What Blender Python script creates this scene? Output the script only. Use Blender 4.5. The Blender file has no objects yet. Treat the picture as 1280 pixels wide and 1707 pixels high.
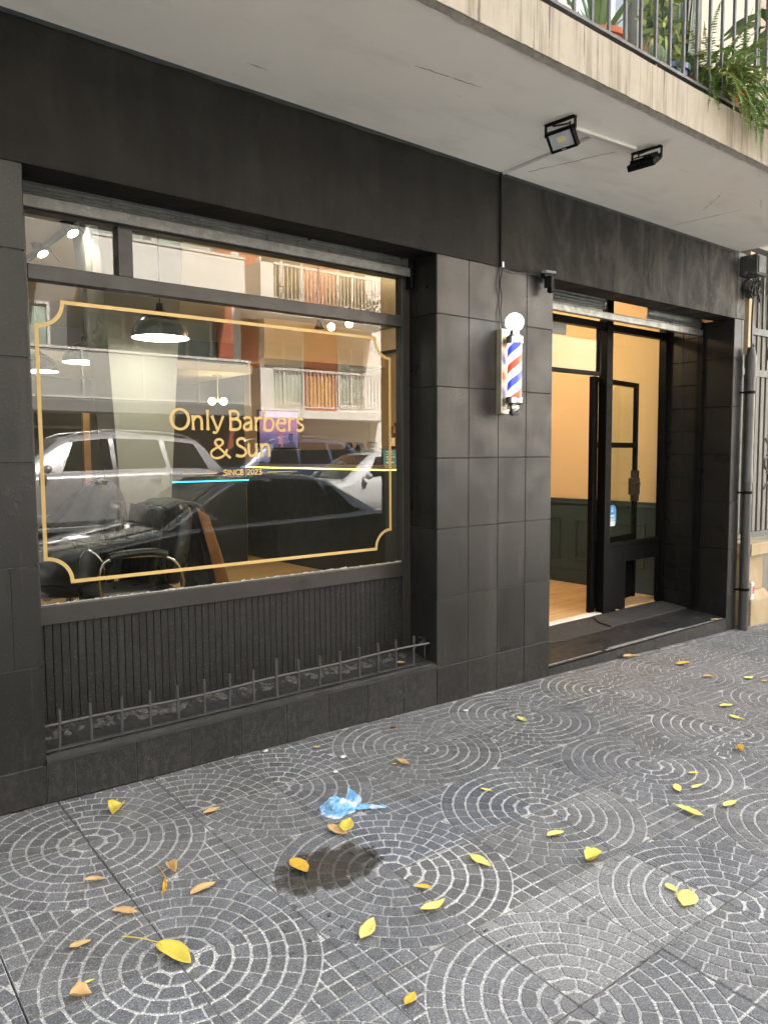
import bpy, math, random
import numpy as np
from math import sin, cos, pi, radians as rad, atan2, sqrt, hypot
from mathutils import Vector, Matrix, Euler, noise as mnoise

S = bpy.context.scene
C = S.collection
random.seed(7)

# ---------------------------------------------------------------- camera
cam = bpy.data.cameras.new('camera')
cam.sensor_fit = 'VERTICAL'; cam.sensor_height = 36.0; cam.sensor_width = 27.0
cam.lens = 26.6305
cam.clip_start = 0.05; cam.clip_end = 600
co = bpy.data.objects.new('camera', cam); C.objects.link(co)
Rm = ((0.7783014, 0.0533942, -0.6256164), (-0.6278626, 0.0567398, -0.7762533), (-0.0059500, 0.9969602, 0.0776849))
co.matrix_world = Matrix.Translation((0, -3.12389, 1.372)) @ Matrix(Rm).to_4x4()
S.camera = co

# ---------------------------------------------------------------- sky, sun, exposure
SUN_EL, SUN_AZ = rad(52), rad(14)       # sun stands behind the shop, the pavement lies in its shade
w = bpy.data.worlds.new('World'); S.world = w; w.use_nodes = True
nt = w.node_tree; nt.nodes.clear()
sky = nt.nodes.new('ShaderNodeTexSky'); sky.sky_type = 'NISHITA'; sky.sun_disc = False
sky.sun_elevation = SUN_EL; sky.sun_rotation = SUN_AZ
sky.dust_density = 4.0; sky.air_density = 1.0; sky.ozone_density = 1.0
hs = nt.nodes.new('ShaderNodeHueSaturation'); hs.inputs['Saturation'].default_value = 0.32
bg = nt.nodes.new('ShaderNodeBackground'); bg.inputs['Strength'].default_value = 0.15
wo = nt.nodes.new('ShaderNodeOutputWorld')
nt.links.new(sky.outputs[0], hs.inputs['Color']); nt.links.new(hs.outputs[0], bg.inputs[0]); nt.links.new(bg.outputs[0], wo.inputs[0])
sl = bpy.data.lights.new('sun', 'SUN'); sl.energy = 5.0; sl.angle = rad(0.6); sl.color = (1, .94, .86)
so = bpy.data.objects.new('sun', sl); C.objects.link(so)
sd = Vector((sin(SUN_AZ)*cos(SUN_EL), cos(SUN_AZ)*cos(SUN_EL), sin(SUN_EL)))   # towards the sun
so.rotation_euler = sd.to_track_quat('Z', 'Y').to_euler(); so.location = (0, 30, 40)
S.view_settings.view_transform = 'Standard'; S.view_settings.look = 'None'
S.view_settings.exposure = 3.02; S.view_settings.gamma = 1.0
S.render.engine = 'CYCLES'
S.cycles.use_denoising = True
S.cycles.max_bounces = 10; S.cycles.diffuse_bounces = 5; S.cycles.glossy_bounces = 4
S.cycles.transparent_max_bounces = 16; S.cycles.sample_clamp_indirect = 6
S.cycles.caustics_reflective = False; S.cycles.caustics_refractive = False

# ---------------------------------------------------------------- materials
LK = 0.19          # all lamps of the place share this level
def _n(t, k, **kw):
    n = t.nodes.new(k)
    for a, b in kw.items(): setattr(n, a, b)
    return n

def ramp(t, src, stops, interp='LINEAR'):
    r = _n(t, 'ShaderNodeValToRGB'); r.color_ramp.interpolation = interp
    e = r.color_ramp.elements
    while len(e) < len(stops): e.new(.5)
    for i, (p, c) in enumerate(stops):
        e[i].position = p; e[i].color = (*c, 1) if not isinstance(c, (int, float)) else (c, c, c, 1)
    t.links.new(src, r.inputs[0]); return r.outputs[0]

def noise(t, vec, scale, detail=5, rough=.55, dist=0, stretch=None):
    if stretch:
        m = _n(t, 'ShaderNodeMapping'); m.inputs['Scale'].default_value = stretch
        t.links.new(vec, m.inputs[0]); vec = m.outputs[0]
    n = _n(t, 'ShaderNodeTexNoise'); n.inputs['Scale'].default_value = scale
    n.inputs['Detail'].default_value = detail; n.inputs['Roughness'].default_value = rough
    n.inputs['Distortion'].default_value = dist
    t.links.new(vec, n.inputs['Vector']); return n.outputs['Fac']

def mix(t, fac, a, b, mode='MIX'):
    m = _n(t, 'ShaderNodeMix', data_type='RGBA', blend_type=mode)
    for s, v in ((0, fac), (6, a), (7, b)):
        if hasattr(v, 'links'): t.links.new(v, m.inputs[s])
        else: m.inputs[s].default_value = v if s == 0 else (*v, 1)
    return m.outputs[2]

def maths(t, op, a, b=None, clamp=False):
    m = _n(t, 'ShaderNodeMath', operation=op, use_clamp=clamp)
    for s, v in ((0, a), (1, b)):
        if v is None: continue
        if hasattr(v, 'links'): t.links.new(v, m.inputs[s])
        else: m.inputs[s].default_value = v
    return m.outputs[0]

def base_mat(name):
    m = bpy.data.materials.new(name); m.use_nodes = True
    t = m.node_tree; t.nodes.clear()
    o = _n(t, 'ShaderNodeOutputMaterial'); b = _n(t, 'ShaderNodeBsdfPrincipled')
    t.links.new(b.outputs[0], o.inputs[0])
    tc = _n(t, 'ShaderNodeTexCoord')
    return m, t, b, tc.outputs['Object']

def setbump(t, b, h, strength, dist=.01):
    bp = _n(t, 'ShaderNodeBump'); bp.inputs['Strength'].default_value = strength; bp.inputs['Distance'].default_value = dist
    t.links.new(h, bp.inputs['Height']); t.links.new(bp.outputs[0], b.inputs['Normal'])

def M(name, col, rough=.6, metal=0, var=.14, vs=5, bump=0, bs=90, streaks=None, spots=None, coat=0, spec=.5, rv=.12, emit=None, dust=None, island=0, splash=None):
    """streaks / spots: list of (colour, scale, threshold, softness, stretch)"""
    m, t, b, v = base_mat(name)
    n1 = noise(t, v, vs, 6, .6)
    k = ramp(t, n1, [(.25, 1-var), (.75, 1+var)])
    c = mix(t, 1.0, col, k, 'MULTIPLY')
    for (sc, scale, th, soft, stretch) in (streaks or []) + (spots or []):
        s = noise(t, v, scale, 5, .6, 0, stretch)
        f = ramp(t, s, [(th, 0.0), (min(1, th+soft), 1.0)])
        c = mix(t, f, c, sc)
    if dust:                                     # (colour, amount) fine pale specks
        s = noise(t, v, 160, 3, .5); f = ramp(t, s, [(.60, 0.0), (.72, dust[1])]); c = mix(t, f, c, dust[0])
    isl = None
    if island:
        ge = _n(t, 'ShaderNodeNewGeometry'); isl = ge.outputs['Random Per Island']
        c = mix(t, 1.0, c, ramp(t, isl, [(0, 1-island), (1, 1+island)]), 'MULTIPLY')
    if splash:                                   # dirt splashed up from the pavement
        sx = _n(t, 'ShaderNodeSeparateXYZ'); t.links.new(v, sx.inputs[0])
        lo = ramp(t, maths(t, 'ADD', sx.outputs[2], maths(t, 'MULTIPLY', noise(t, v, 9, 6, .7), .5)), [(.18, 1.0), (.62, 0.0)])
        sp = ramp(t, noise(t, v, 45, 4, .65, 0, (1,1,.5)), [(.45, .15), (.72, 1.0)])
        c = mix(t, maths(t, 'MULTIPLY', lo, sp), c, splash)
    t.links.new(c, b.inputs['Base Color'])
    r = ramp(t, noise(t, v, vs*1.7, 4), [(.3, max(0, rough-rv)), (.7, min(1, rough+rv))])
    if isl: r = maths(t, 'ADD', r, maths(t, 'MULTIPLY', maths(t, 'SUBTRACT', isl, .5), .10))
    t.links.new(r, b.inputs['Roughness'])
    b.inputs['Metallic'].default_value = metal
    b.inputs['Specular IOR Level'].default_value = spec
    b.inputs['Coat Weight'].default_value = coat
    if emit: b.inputs['Emission Color'].default_value = (*emit[0], 1); b.inputs['Emission Strength'].default_value = emit[1]*LK
    if bump: setbump(t, b, noise(t, v, bs, 6, .65), bump)
    return m

def glass_mat(name, tint=(.9, .95, .93), gain=1.9, dirt=0.0):
    m = bpy.data.materials.new(name); m.use_nodes = True
    t = m.node_tree; t.nodes.clear()
    o = _n(t, 'ShaderNodeOutputMaterial'); tr = _n(t, 'ShaderNodeBsdfTransparent'); gl = _n(t, 'ShaderNodeBsdfGlossy')
    tr.inputs[0].default_value = (*tint, 1); gl.inputs['Roughness'].default_value = 0.0
    fr = _n(t, 'ShaderNodeFresnel'); fr.inputs[0].default_value = 1.52
    ge = _n(t, 'ShaderNodeNewGeometry')
    f = maths(t, 'MULTIPLY', fr.outputs[0], gain, True)
    f = maths(t, 'MULTIPLY', f, maths(t, 'SUBTRACT', 1.0, ge.outputs['Backfacing']))
    mx = _n(t, 'ShaderNodeMixShader')
    t.links.new(f, mx.inputs[0]); t.links.new(tr.outputs[0], mx.inputs[1]); t.links.new(gl.outputs[0], mx.inputs[2])
    out = mx.outputs[0]
    if dirt:
        tc = _n(t, 'ShaderNodeTexCoord'); v = tc.outputs['Object']
        d = _n(t, 'ShaderNodeBsdfDiffuse'); d.inputs[0].default_value = (.55, .55, .5, 1)
        a = ramp(t, noise(t, v, 55, 4, .5), [(.66, 0.0), (.74, dirt)])
        c = ramp(t, noise(t, v, 2.2, 5, .6), [(.35, 0.0), (.8, dirt*.22)])
        s = maths(t, 'ADD', a, c, True)
        m2 = _n(t, 'ShaderNodeMixShader'); t.links.new(s, m2.inputs[0]); t.links.new(out, m2.inputs[1]); t.links.new(d.outputs[0], m2.inputs[2]); out = m2.outputs[0]
    # wavy old glass
    t.links.new(out, o.inputs[0]); return m

def emit_mat(name, col, s):
    m = bpy.data.materials.new(name); m.use_nodes = True
    t = m.node_tree; t.nodes.clear()
    o = _n(t, 'ShaderNodeOutputMaterial'); e = _n(t, 'ShaderNodeEmission')
    e.inputs[0].default_value = (*col, 1); e.inputs[1].default_value = s*LK
    t.links.new(e.outputs[0], o.inputs[0]); return m

# ---------------------------------------------------------------- mesh builder
class MB:
    def __init__(s): s.v = []; s.f = []; s.c = []; s.col = None
    def add(s, vs, fs):
        o = len(s.v); s.v += [tuple(p) for p in vs]; s.f += [tuple(i+o for i in f) for f in fs]
        if s.col is not None: s.c += [s.col]*len(vs)
        return s
    def box(s, x0, x1, y0, y1, z0, z1):
        return s.add([(x0,y0,z0),(x1,y0,z0),(x1,y1,z0),(x0,y1,z0),(x0,y0,z1),(x1,y0,z1),(x1,y1,z1),(x0,y1,z1)],
                     [(0,3,2,1),(4,5,6,7),(0,1,5,4),(1,2,6,5),(2,3,7,6),(3,0,4,7)])
    def obox(s, c, size, rot=(0,0,0)):
        R = rot.to_matrix() if isinstance(rot, Euler) else (rot if isinstance(rot, Matrix) else Euler(rot).to_matrix()); c = Vector(c); a, b, d = [k/2 for k in size]
        vs = [c + R @ Vector(p) for p in ((-a,-b,-d),(a,-b,-d),(a,b,-d),(-a,b,-d),(-a,-b,d),(a,-b,d),(a,b,d),(-a,b,d))]
        return s.add(vs, [(0,3,2,1),(4,5,6,7),(0,1,5,4),(1,2,6,5),(2,3,7,6),(3,0,4,7)])
    def tube(s, pts, r, n=10, caps=True):
        pts = [Vector(p) for p in pts]; k = len(pts)
        rs = r if isinstance(r, (list, tuple)) else [r]*k
        vs = []; up = None
        for i, p in enumerate(pts):
            d = (pts[min(i+1, k-1)] - pts[max(i-1, 0)]).normalized()
            if up is None:
                up = Vector((0,0,1)) if abs(d.z) < .9 else Vector((1,0,0))
            a = d.cross(up).normalized(); b = a.cross(d).normalized(); up = b
            vs += [p + rs[i]*(a*cos(2*pi*j/n) + b*sin(2*pi*j/n)) for j in range(n)]
        fs = [(i*n+j, i*n+(j+1)%n, (i+1)*n+(j+1)%n, (i+1)*n+j) for i in range(k-1) for j in range(n)]
        if caps: fs += [tuple(range(n))[::-1], tuple((k-1)*n+j for j in range(n))]
        return s.add(vs, fs)
    def lathe(s, prof, c=(0,0,0), n=28, R=None, cap=True):
        c = Vector(c); vs = []
        for (r, z) in prof:
            for j in range(n):
                p = Vector((r*cos(2*pi*j/n), r*sin(2*pi*j/n), z))
                vs.append(c + (R @ p if R else p))
        k = len(prof)
        fs = [(i*n+j, i*n+(j+1)%n, (i+1)*n+(j+1)%n, (i+1)*n+j) for i in range(k-1) for j in range(n)]
        if cap and prof[0][0] > 1e-6: fs.append(tuple(range(n))[::-1])
        if cap and prof[-1][0] > 1e-6: fs.append(tuple((k-1)*n+j for j in range(n)))
        return s.add(vs, fs)
    def sphere(s, c, r, n=20, sq=(1,1,1)):
        prof = [(max(1e-5, sin(pi*i/12)), -cos(pi*i/12)) for i in range(13)]
        o = len(s.v); s.lathe(prof, (0,0,0), n)
        for i in range(o, len(s.v)):
            p = s.v[i]; s.v[i] = (c[0]+p[0]*r*sq[0], c[1]+p[1]*r*sq[1], c[2]+p[2]*r*sq[2])
        return s
    def prism(s, poly, o, u, v, t):
        o, u, v, t = Vector(o), Vector(u), Vector(v), Vector(t); n = len(poly)
        a = [o + u*p[0] + v*p[1] for p in poly]
        return s.add(a + [p + t for p in a], [tuple(range(n))[::-1], tuple(range(n, 2*n))] + [(i, (i+1)%n, n+(i+1)%n, n+i) for i in range(n)])
    def chip(s, o, u, v, n, w, h, t=.012, b=.0025):
        """a tile: face w x h standing t proud of o along n, bevelled edges"""
        o, u, v, n = Vector(o), Vector(u), Vector(v), Vector(n)
        P = lambda a, c, d: o + u*a + v*c + n*d
        vs = [P(0,0,0),P(w,0,0),P(w,h,0),P(0,h,0), P(0,0,t-b),P(w,0,t-b),P(w,h,t-b),P(0,h,t-b), P(b,b,t),P(w-b,b,t),P(w-b,h-b,t),P(b,h-b,t)]
        fs = [(0,1,5,4),(1,2,6,5),(2,3,7,6),(3,0,4,7),(4,5,9,8),(5,6,10,9),(6,7,11,10),(7,4,8,11),(8,9,10,11)]
        return s.add(vs, fs)
    def grid(s, fn, nu, nv, closed_u=False):
        vs = [fn(i/nu, j/nv) for j in range(nv+1) for i in range(nu+1)]
        W = nu+1
        return s.add(vs, [(j*W+i, j*W+i+1, (j+1)*W+i+1, (j+1)*W+i) for j in range(nv) for i in range(nu)])
    def build(s, name, mat, parent=None, smooth=None, bevel=0, label=None, subsurf=0, solid=0):
        me = bpy.data.meshes.new(name); me.from_pydata(s.v, [], s.f); me.materials.append(mat)
        if s.c:
            at = me.color_attributes.new('col', 'FLOAT_COLOR', 'POINT')
            at.data.foreach_set('color', np.array([(*k, 1) for k in s.c], dtype=np.float32).ravel())
        me.update()
        if smooth is not None:
            me.polygons.foreach_set('use_smooth', [True]*len(me.polygons))
            me.set_sharp_from_angle(angle=rad(smooth))
        o = bpy.data.objects.new(name, me); C.objects.link(o)
        if solid:
            k = o.modifiers.new('solid', 'SOLIDIFY'); k.thickness = solid; k.offset = 0
        if subsurf:
            k = o.modifiers.new('sub', 'SUBSURF'); k.levels = k.render_levels = subsurf
        if bevel:
            k = o.modifiers.new('bevel', 'BEVEL'); k.width = bevel; k.segments = 2; k.limit_method = 'ANGLE'; k.angle_limit = rad(40)
        if parent: child(o, parent)
        if label: o['label'] = label
        return o

def child(o, p):
    bpy.context.view_layer.update()
    o.parent = p; o.matrix_parent_inverse = p.matrix_world.inverted()

def thing(name, label, cat, loc=(0,0,0), group=None):
    o = bpy.data.objects.new(name, None); C.objects.link(o); o.location = loc; o.empty_display_size = .1
    o['label'] = label; o['category'] = cat
    if group: o['group'] = group
    bpy.context.view_layer.update()
    return o
def tag(o, label, cat, group=None, kind=None):
    o['label'] = label; o['category'] = cat
    if group: o['group'] = group
    if kind: o['kind'] = kind
    return o
def struct(o): o['kind'] = 'structure'; return o
def copy_tree(o, dv, parent=None):
    c = o.copy(); C.objects.link(c)
    if parent is None: c.location = Vector(o.location) + Vector(dv)
    else: c.parent = parent
    for ch in list(o.children): copy_tree(ch, dv, c)
    return c
def cat_rom(pts, k=6):
    P = [Vector(p) for p in pts]; out = []
    for i in range(len(P)-1):
        a, b, c, d = P[max(i-1,0)], P[i], P[i+1], P[min(i+2,len(P)-1)]
        for j in range(k):
            t = j/k; out.append(.5*((2*b)+(c-a)*t+(2*a-5*b+4*c-d)*t*t+(3*b-a-3*c+d)*t**3))
    out.append(P[-1]); return out

BLK = M('black_paint', (.0105,.010,.0093), .40, var=.22, vs=3, bump=.05, bs=140, spec=.31, island=.18, splash=(.045,.043,.041),
        streaks=[((.036,.033,.029), 1.1, .52, .30, (5,5,.55)), ((.010,.0095,.009), 3, .60, .16, (9,9,.5)), ((.050,.046,.040), 1.0, .62, .12, (16,16,.9))], dust=((.10,.095,.09), .35))
BLK2 = M('black_paint_worn', (.012,.0117,.0114), .58, var=.25, vs=4, bump=.12, bs=60, spec=.28, island=.15, splash=(.048,.046,.044),
         spots=[((.085,.085,.08), 7, .64, .10, None), ((.2,.2,.19), 26, .70, .08, None)], dust=((.12,.115,.11), .6))
GROUT = M('grout', (.055,.054,.052), .9, var=.35, vs=20)
IRON = M('black_iron', (.040,.038,.037), .42, var=.25, vs=20, bump=.1, bs=160, spots=[((.06,.045,.035), 22, .66, .1, None)])
FRAME = M('window_frame_paint', (.018,.016,.0145), .45, var=.2, vs=9, bump=.05, bs=120, spots=[((.10,.085,.07), 60, .70, .06, None)])
RUST = M('rusty_steel', (.045,.028,.018), .75, var=.4, vs=18, bump=.2, bs=90, spots=[((.16,.12,.09), 40, .66, .08, None)])
GALV = M('galvanised_steel', (.23,.24,.23), .42, .75, var=.25, vs=14, rv=.16, spots=[((.10,.095,.09), 30, .55, .2, (1,1,.3))])
SOFF = M('soffit_paint', (.86,.845,.79), .85, var=.05, vs=1.6, bump=.05, bs=30,
         spots=[((.77,.752,.695), 2.0, .52, .20, (1,2.2,1)), ((.74,.715,.655), 1.1, .62, .10, (.8,2.6,1)), ((.16,.15,.13), 13, .745, .02, (1,1.8,1)), ((.42,.39,.34), 4.2, .70, .04, (.6,3,1))])
BAND = M('stained_render', (.30,.268,.212), .9, var=.10, vs=9, bump=.15, bs=55,
         streaks=[((.20,.165,.125), 1.0, .50, .12, (17,17,.9)), ((.10,.08,.065), 1.0, .585, .07, (30,30,.75)), ((.27,.23,.175), 9, .58, .16, None)])
DARKST = M('dark_drip_edge', (.11,.10,.085), .9, var=.3, vs=25, bump=.3, bs=70)
WHITEPL = M('white_plastic', (.62,.61,.57), .5, var=.06, vs=14)
RUBBER = M('black_rubber', (.012,.012,.012), .6, var=.2, vs=20)
BLKMETAL = M('black_metal', (.005,.005,.0053), .5, var=.15, vs=20, spec=.08)
CHROME = M('chrome', (.50,.50,.49), .12, 1, var=.08, vs=20, rv=.06)
BRASS = M('brushed_steel_warm', (.80,.72,.56), .42, 1, var=.1, vs=14, rv=.1)
GOLD = M('gold_vinyl', (.50,.345,.125), .5, 0, var=.04, vs=12)
GLASS = glass_mat('shop_glass', (.93,.96,.94), 2.2, .06)
GLASSC = glass_mat('door_glass', (.93,.96,.94), .8, .02)
LEATHER = M('black_leather', (.014,.014,.015), .34, var=.3, vs=8, bump=.12, bs=120)
CLOTHB = M('black_cloth', (.016,.016,.017), .8, var=.3, vs=12, bump=.2, bs=160)
TAN = M('tan_leather', (.26,.105,.035), .55, var=.2, vs=10)

# ---------------------------------------------------------------- ground
GX, GY = -.02575, .02886
def gz(x, y): return GX*x + GY*y

def pave_mat():
    m, t, b, v = base_mat('paving_stone')
    at = _n(t, 'ShaderNodeVertexColor', layer_name='col')
    sp = noise(t, v, 210, 2, .6)
    k = ramp(t, sp, [(.34, .45), (.5, .95), (.62, 1.35), (.72, 2.6)])
    c = mix(t, 1.0, at.outputs[0], k, 'MULTIPLY')
    big = ramp(t, noise(t, v, 3.0, 6, .65), [(.3, .80), (.7, 1.18)])
    c = mix(t, 1.0, c, big, 'MULTIPLY')
    # dry pale dust and small dark spots trodden in
    c = mix(t, ramp(t, noise(t, v, 24, 6, .7), [(.54, 0.0), (.76, .55)]), c, (.22,.215,.205))
    c = mix(t, ramp(t, noise(t, v, 1.3, 5, .6), [(.48, 0.0), (.72, .35)]), c, (.19,.187,.18))
    c = mix(t, ramp(t, noise(t, v, 33, 2, .4), [(.745, 0.0), (.765, .8)]), c, (.018,.018,.018))
    # spilled water: a patch with an outline of its own, and drops
    sx = _n(t, 'ShaderNodeSeparateXYZ'); t.links.new(v, sx.inputs[0])
    dx = maths(t, 'DIVIDE', maths(t, 'SUBTRACT', sx.outputs[0], 1.43), .205)
    dy = maths(t, 'DIVIDE', maths(t, 'SUBTRACT', sx.outputs[1], -1.03), .12)
    rr = maths(t, 'ADD', maths(t, 'MULTIPLY', dx, dx), maths(t, 'MULTIPLY', dy, dy))
    rr = maths(t, 'ADD', rr, maths(t, 'MULTIPLY', maths(t, 'SUBTRACT', noise(t, v, 16, 4, .6), .5), 2.6))
    wet = ramp(t, rr, [(.40, 1.0), (.95, .75), (1.35, 0.0)])
    dx = maths(t, 'DIVIDE', maths(t, 'SUBTRACT', sx.outputs[0], 1.3), .34)
    dy = maths(t, 'DIVIDE', maths(t, 'SUBTRACT', sx.outputs[1], -1.18), .30)
    rr = maths(t, 'ADD', maths(t, 'MULTIPLY', dx, dx), maths(t, 'MULTIPLY', dy, dy))
    dr = maths(t, 'MULTIPLY', ramp(t, noise(t, v, 42, 1, .4), [(.69, 0.0), (.72, .8)]), ramp(t, rr, [(.5, 1.0), (1, 0.0)]))
    wet = maths(t, 'MAXIMUM', wet, dr)
    c = mix(t, wet, c, mix(t, 1.0, c, (.21,.205,.20), 'MULTIPLY'))
    t.links.new(c, b.inputs['Base Color'])
    r = ramp(t, noise(t, v, 60, 3), [(.3, .62), (.7, .85)])
    mr = _n(t, 'ShaderNodeMix'); t.links.new(wet, mr.inputs[0]); t.links.new(r, mr.inputs[2]); mr.inputs[3].default_value = .16
    t.links.new(mr.outputs[0], b.inputs['Roughness'])
    setbump(t, b, noise(t, v, 190, 3, .6), .35, .004)
    return m

def clip_half(poly, nx, ny, d):
    """keep nx*x+ny*y <= d"""
    out = []
    for i in range(len(poly)):
        a, b = poly[i], poly[(i+1) % len(poly)]
        fa, fb = nx*a[0]+ny*a[1]-d, nx*b[0]+ny*b[1]-d
        if fa <= 0: out.append(a)
        if fa*fb < 0:
            k = fa/(fa-fb); out.append((a[0]+(b[0]-a[0])*k, a[1]+(b[1]-a[1])*k))
    return out
def clip_rect(poly, m):
    for nx, ny, d in ((-1,0,-m),(1,0,1-m),(0,-1,-m),(0,1,1-m)):
        if len(poly) < 3: return []
        poly = clip_half(poly, nx, ny, d)
    return poly
def parea(p): return abs(sum(p[i][0]*p[(i+1)%len(p)][1]-p[(i+1)%len(p)][0]*p[i][1] for i in range(len(p))))/2
def inset(poly, d):
    """inset a convex polygon by d"""
    n = len(poly); A = sum(poly[i][0]*poly[(i+1)%n][1]-poly[(i+1)%n][0]*poly[i][1] for i in range(n))
    if A < 0: poly = poly[::-1]
    cur = poly
    for i in range(n):
        a, b = poly[i], poly[(i+1)%n]; L = hypot(b[0]-a[0], b[1]-a[1])
        if L < 1e-6: continue
        nx, ny = (b[1]-a[1])/L, -(b[0]-a[0])/L
        cur = clip_half(cur, nx, ny, nx*a[0]+ny*a[1]-d)
        if len(cur) < 3: return []
    return cur

def tile_bricks(seed):
    """one paving tile in the unit square, circle centre at (0,0)"""
    rg = random.Random(seed); P = .130; g = .0120; out = []
    for k in range(8):
        r0, r1 = k*P + (g if k else 0), (k+1)*P - g*.25
        n = 1 if k == 0 else int(round((k+.5)*P*pi/2/.155))
        off = 0 if k == 0 else rg.uniform(0, 1)
        for j in range(-1, n+1):
            a0, a1 = (j+off)/n*pi/2, (j+1+off)/n*pi/2
            if k == 0:
                if j != 0: continue
                a0, a1 = -.2, pi/2+.2
            rm = max(.05, (r0+r1)/2); ga = g*.5/rm if k else 0
            a0 += ga; a1 -= ga
            m = 5 if k < 2 else 3
            arc = [(r1*cos(a0+(a1-a0)*i/m), r1*sin(a0+(a1-a0)*i/m)) for i in range(m+1)]
            inn = [(r0*cos(a1+(a0-a1)*i/m), r0*sin(a1+(a0-a1)*i/m)) for i in range(m+1)] if k else [(-.03,-.03)]
            p = clip_rect(arc+inn, .006)
            if len(p) > 2 and parea(p) > .0012: out.append(p)
    G = 1/7; R8 = 8*P
    for i in range(7):
        for j in range(7):
            e = g*.72; p = [(i*G+e, j*G+e), ((i+1)*G-e, j*G+e), ((i+1)*G-e, (j+1)*G-e), (i*G+e, (j+1)*G-e)]
            c = atan2(j+.5, i+.5)
            p = clip_half(p, -cos(c), -sin(c), -(R8+g*.7))
            p = clip_rect(p, .006) if len(p) > 2 else []
            if len(p) > 2 and parea(p) > .0012: out.append(p)
    return out

def pavement():
    mb = MB(); s, an, ox, oy = .3915, -.00808, 1.60068, -1.17686
    vars_ = [tile_bricks(k) for k in range(6)]
    ca, sa = cos(an), sin(an); rg = random.Random(3)
    for i in range(-8, 24):
        for j in range(-6, 4):
            ci = i if i % 2 == 0 else i+1; cj = j if j % 2 == 0 else j+1
            fx, fy = (1 if ci == i else -1), (1 if cj == j else -1)
            X = ox + s*((i+.5)*ca - (j+.5)*sa); Y = oy + s*((i+.5)*sa + (j+.5)*ca)
            if rg.random() < .10 and (i > 3 or i < -2 or j > 1 or (i, j) in ((-1,1),(3,-2))): fx, ci = -fx, (i if fx < 0 else i+1)
            near = X < 7.6 and Y > -2.9
            dz = rg.uniform(-.0018, .0018); tx, ty = rg.uniform(-.004, .004), rg.uniform(-.004, .004)
            du, dvv = rg.uniform(-.006, .006), rg.uniform(-.006, .006); ro = rg.uniform(-.007, .007)
            br = rg.uniform(.88, 1.14); hue = rg.uniform(-.03, .05)
            bc = [.138*br*(1-hue*.4), .138*br, .138*br*(1+hue)]; gc = .46*rg.uniform(.72, 1.06)
            if (i, j) in ((0,0), (1,0)): bc = [.112, .120, .138]; gc = .46
            if (i, j) in ((0,-2), (1,-2)): bc = [.215,.213,.205]; gc = .44
            if (i, j) == (2,-1): bc = [.17,.168,.16]; gc = .44
            if (i, j) in ((0,-1),): bc = [.12,.118,.114]; gc = .54
            def W(p, z):
                a, b = ci + fx*p[0] + du, cj + fy*p[1] + dvv; a, b = a-ro*(b-j-.5), b+ro*(a-i-.5)
                a = min(max(a, i+.004), i+.996); b = min(max(b, j+.004), j+.996)
                x = ox + s*(a*ca - b*sa); y = min(oy + s*(a*sa + b*ca), .0)
                return (x, y, gz(x, y) + z + dz + tx*(a-i-.5)*s + ty*(b-j-.5)*s)
            flip = fx*fy < 0
            jg = rg.choice((.004,.004,.007,.012)) if near else .004
            mb.col = (gc*1.0, gc*.985, gc*.93)
            q = [(jg,jg),(1-jg,jg),(1-jg,1-jg),(jg,1-jg)]
            top = [W(p, 0) for p in q]; bot = [(p[0], p[1], p[2]-.03) for p in top]
            fs = [(0,1,2,3)] + [(4+a, 4+(a+1)%4, (a+1)%4, a) for a in range(4)]
            if flip: fs = [f[::-1] for f in fs]
            mb.add(top+bot, fs)
            if X > 8.6 or X < -1.6: continue
            for p in vars_[rg.randrange(6)]:
                A = sum(p[k][0]*p[(k+1)%len(p)][1]-p[(k+1)%len(p)][0]*p[k][1] for k in range(len(p)))
                if A < 0: p = p[::-1]
                q = inset(p, .0045)
                if len(q) < 3: continue
                v = rg.uniform(.82, 1.2); v2 = v*.9
                n = len(q)
                h = .0034
                lo = inset(p, .0008)
                if len(lo) != n: lo = [(a + (a-sum(z[0] for z in q)/n)*.12, b + (b-sum(z[1] for z in q)/n)*.12) for a, b in q]
                mb.col = tuple(x*v2 for x in bc); n0 = len(mb.c)
                mb.add([W(k, .0003) for k in lo] + [W(k, h) for k in q],
                       [f if not flip else f[::-1] for f in ([tuple(range(n, 2*n))] + [(k, (k+1)%n, n+(k+1)%n, n+k) for k in range(n)])])
                for k in range(n): mb.c[n0+k] = (gc*.62, gc*.61, gc*.57)
    o = mb.build('pavement', pave_mat()); return struct(o)

pavement()
DIRT = M('joint_dirt', (.035,.033,.03), .95, var=.4, vs=30)
b = MB(); b.add([(x, y, gz(x,y)-.012) for x, y in ((-6,-3.46),(14,-3.46),(14,.62),(-6,.62))], [(0,1,2,3)])
struct(b.build('pavement_bed', DIRT))
KERB = M('granite_kerb', (.26,.25,.24), .8, var=.25, vs=30, bump=.2, bs=120)
b = MB(); b.add([(x, y, gz(x,-3.46)+z) for x in (-20, 40) for (y, z) in ((-3.45,.0),(-3.60,-.004),(-3.62,-.14),(-3.62,-.4),(-3.45,-.4))], [(0,1,6,5),(1,2,7,6),(2,3,8,7),(4,0,5,9)])
struct(b.build('kerb', KERB))
ASPH = M('worn_asphalt', (.20,.196,.186), .85, var=.25, vs=12, bump=.3, bs=150)
b = MB(); b.add([(-60,-3.6,-.25),(80,-3.6,-.25),(80,-10.6,-.15),(-60,-10.6,-.15)], [(0,3,2,1)]); struct(b.build('road', ASPH))
FARP = M('far_pavement_stone', (.44,.43,.40), .85, var=.2, vs=5, bump=.1)
b = MB(); b.box(-60,80,-13.3,-10.6,-.6,-.02); struct(b.build('pavement_opposite', FARP))
b = MB(); b.add([(-300,-300,-.62),(300,-300,-.62),(300,300,-.62),(-300,300,-.62)], [(0,1,2,3)]); struct(b.build('ground', M('soil', (.12,.11,.09), .95)))

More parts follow.
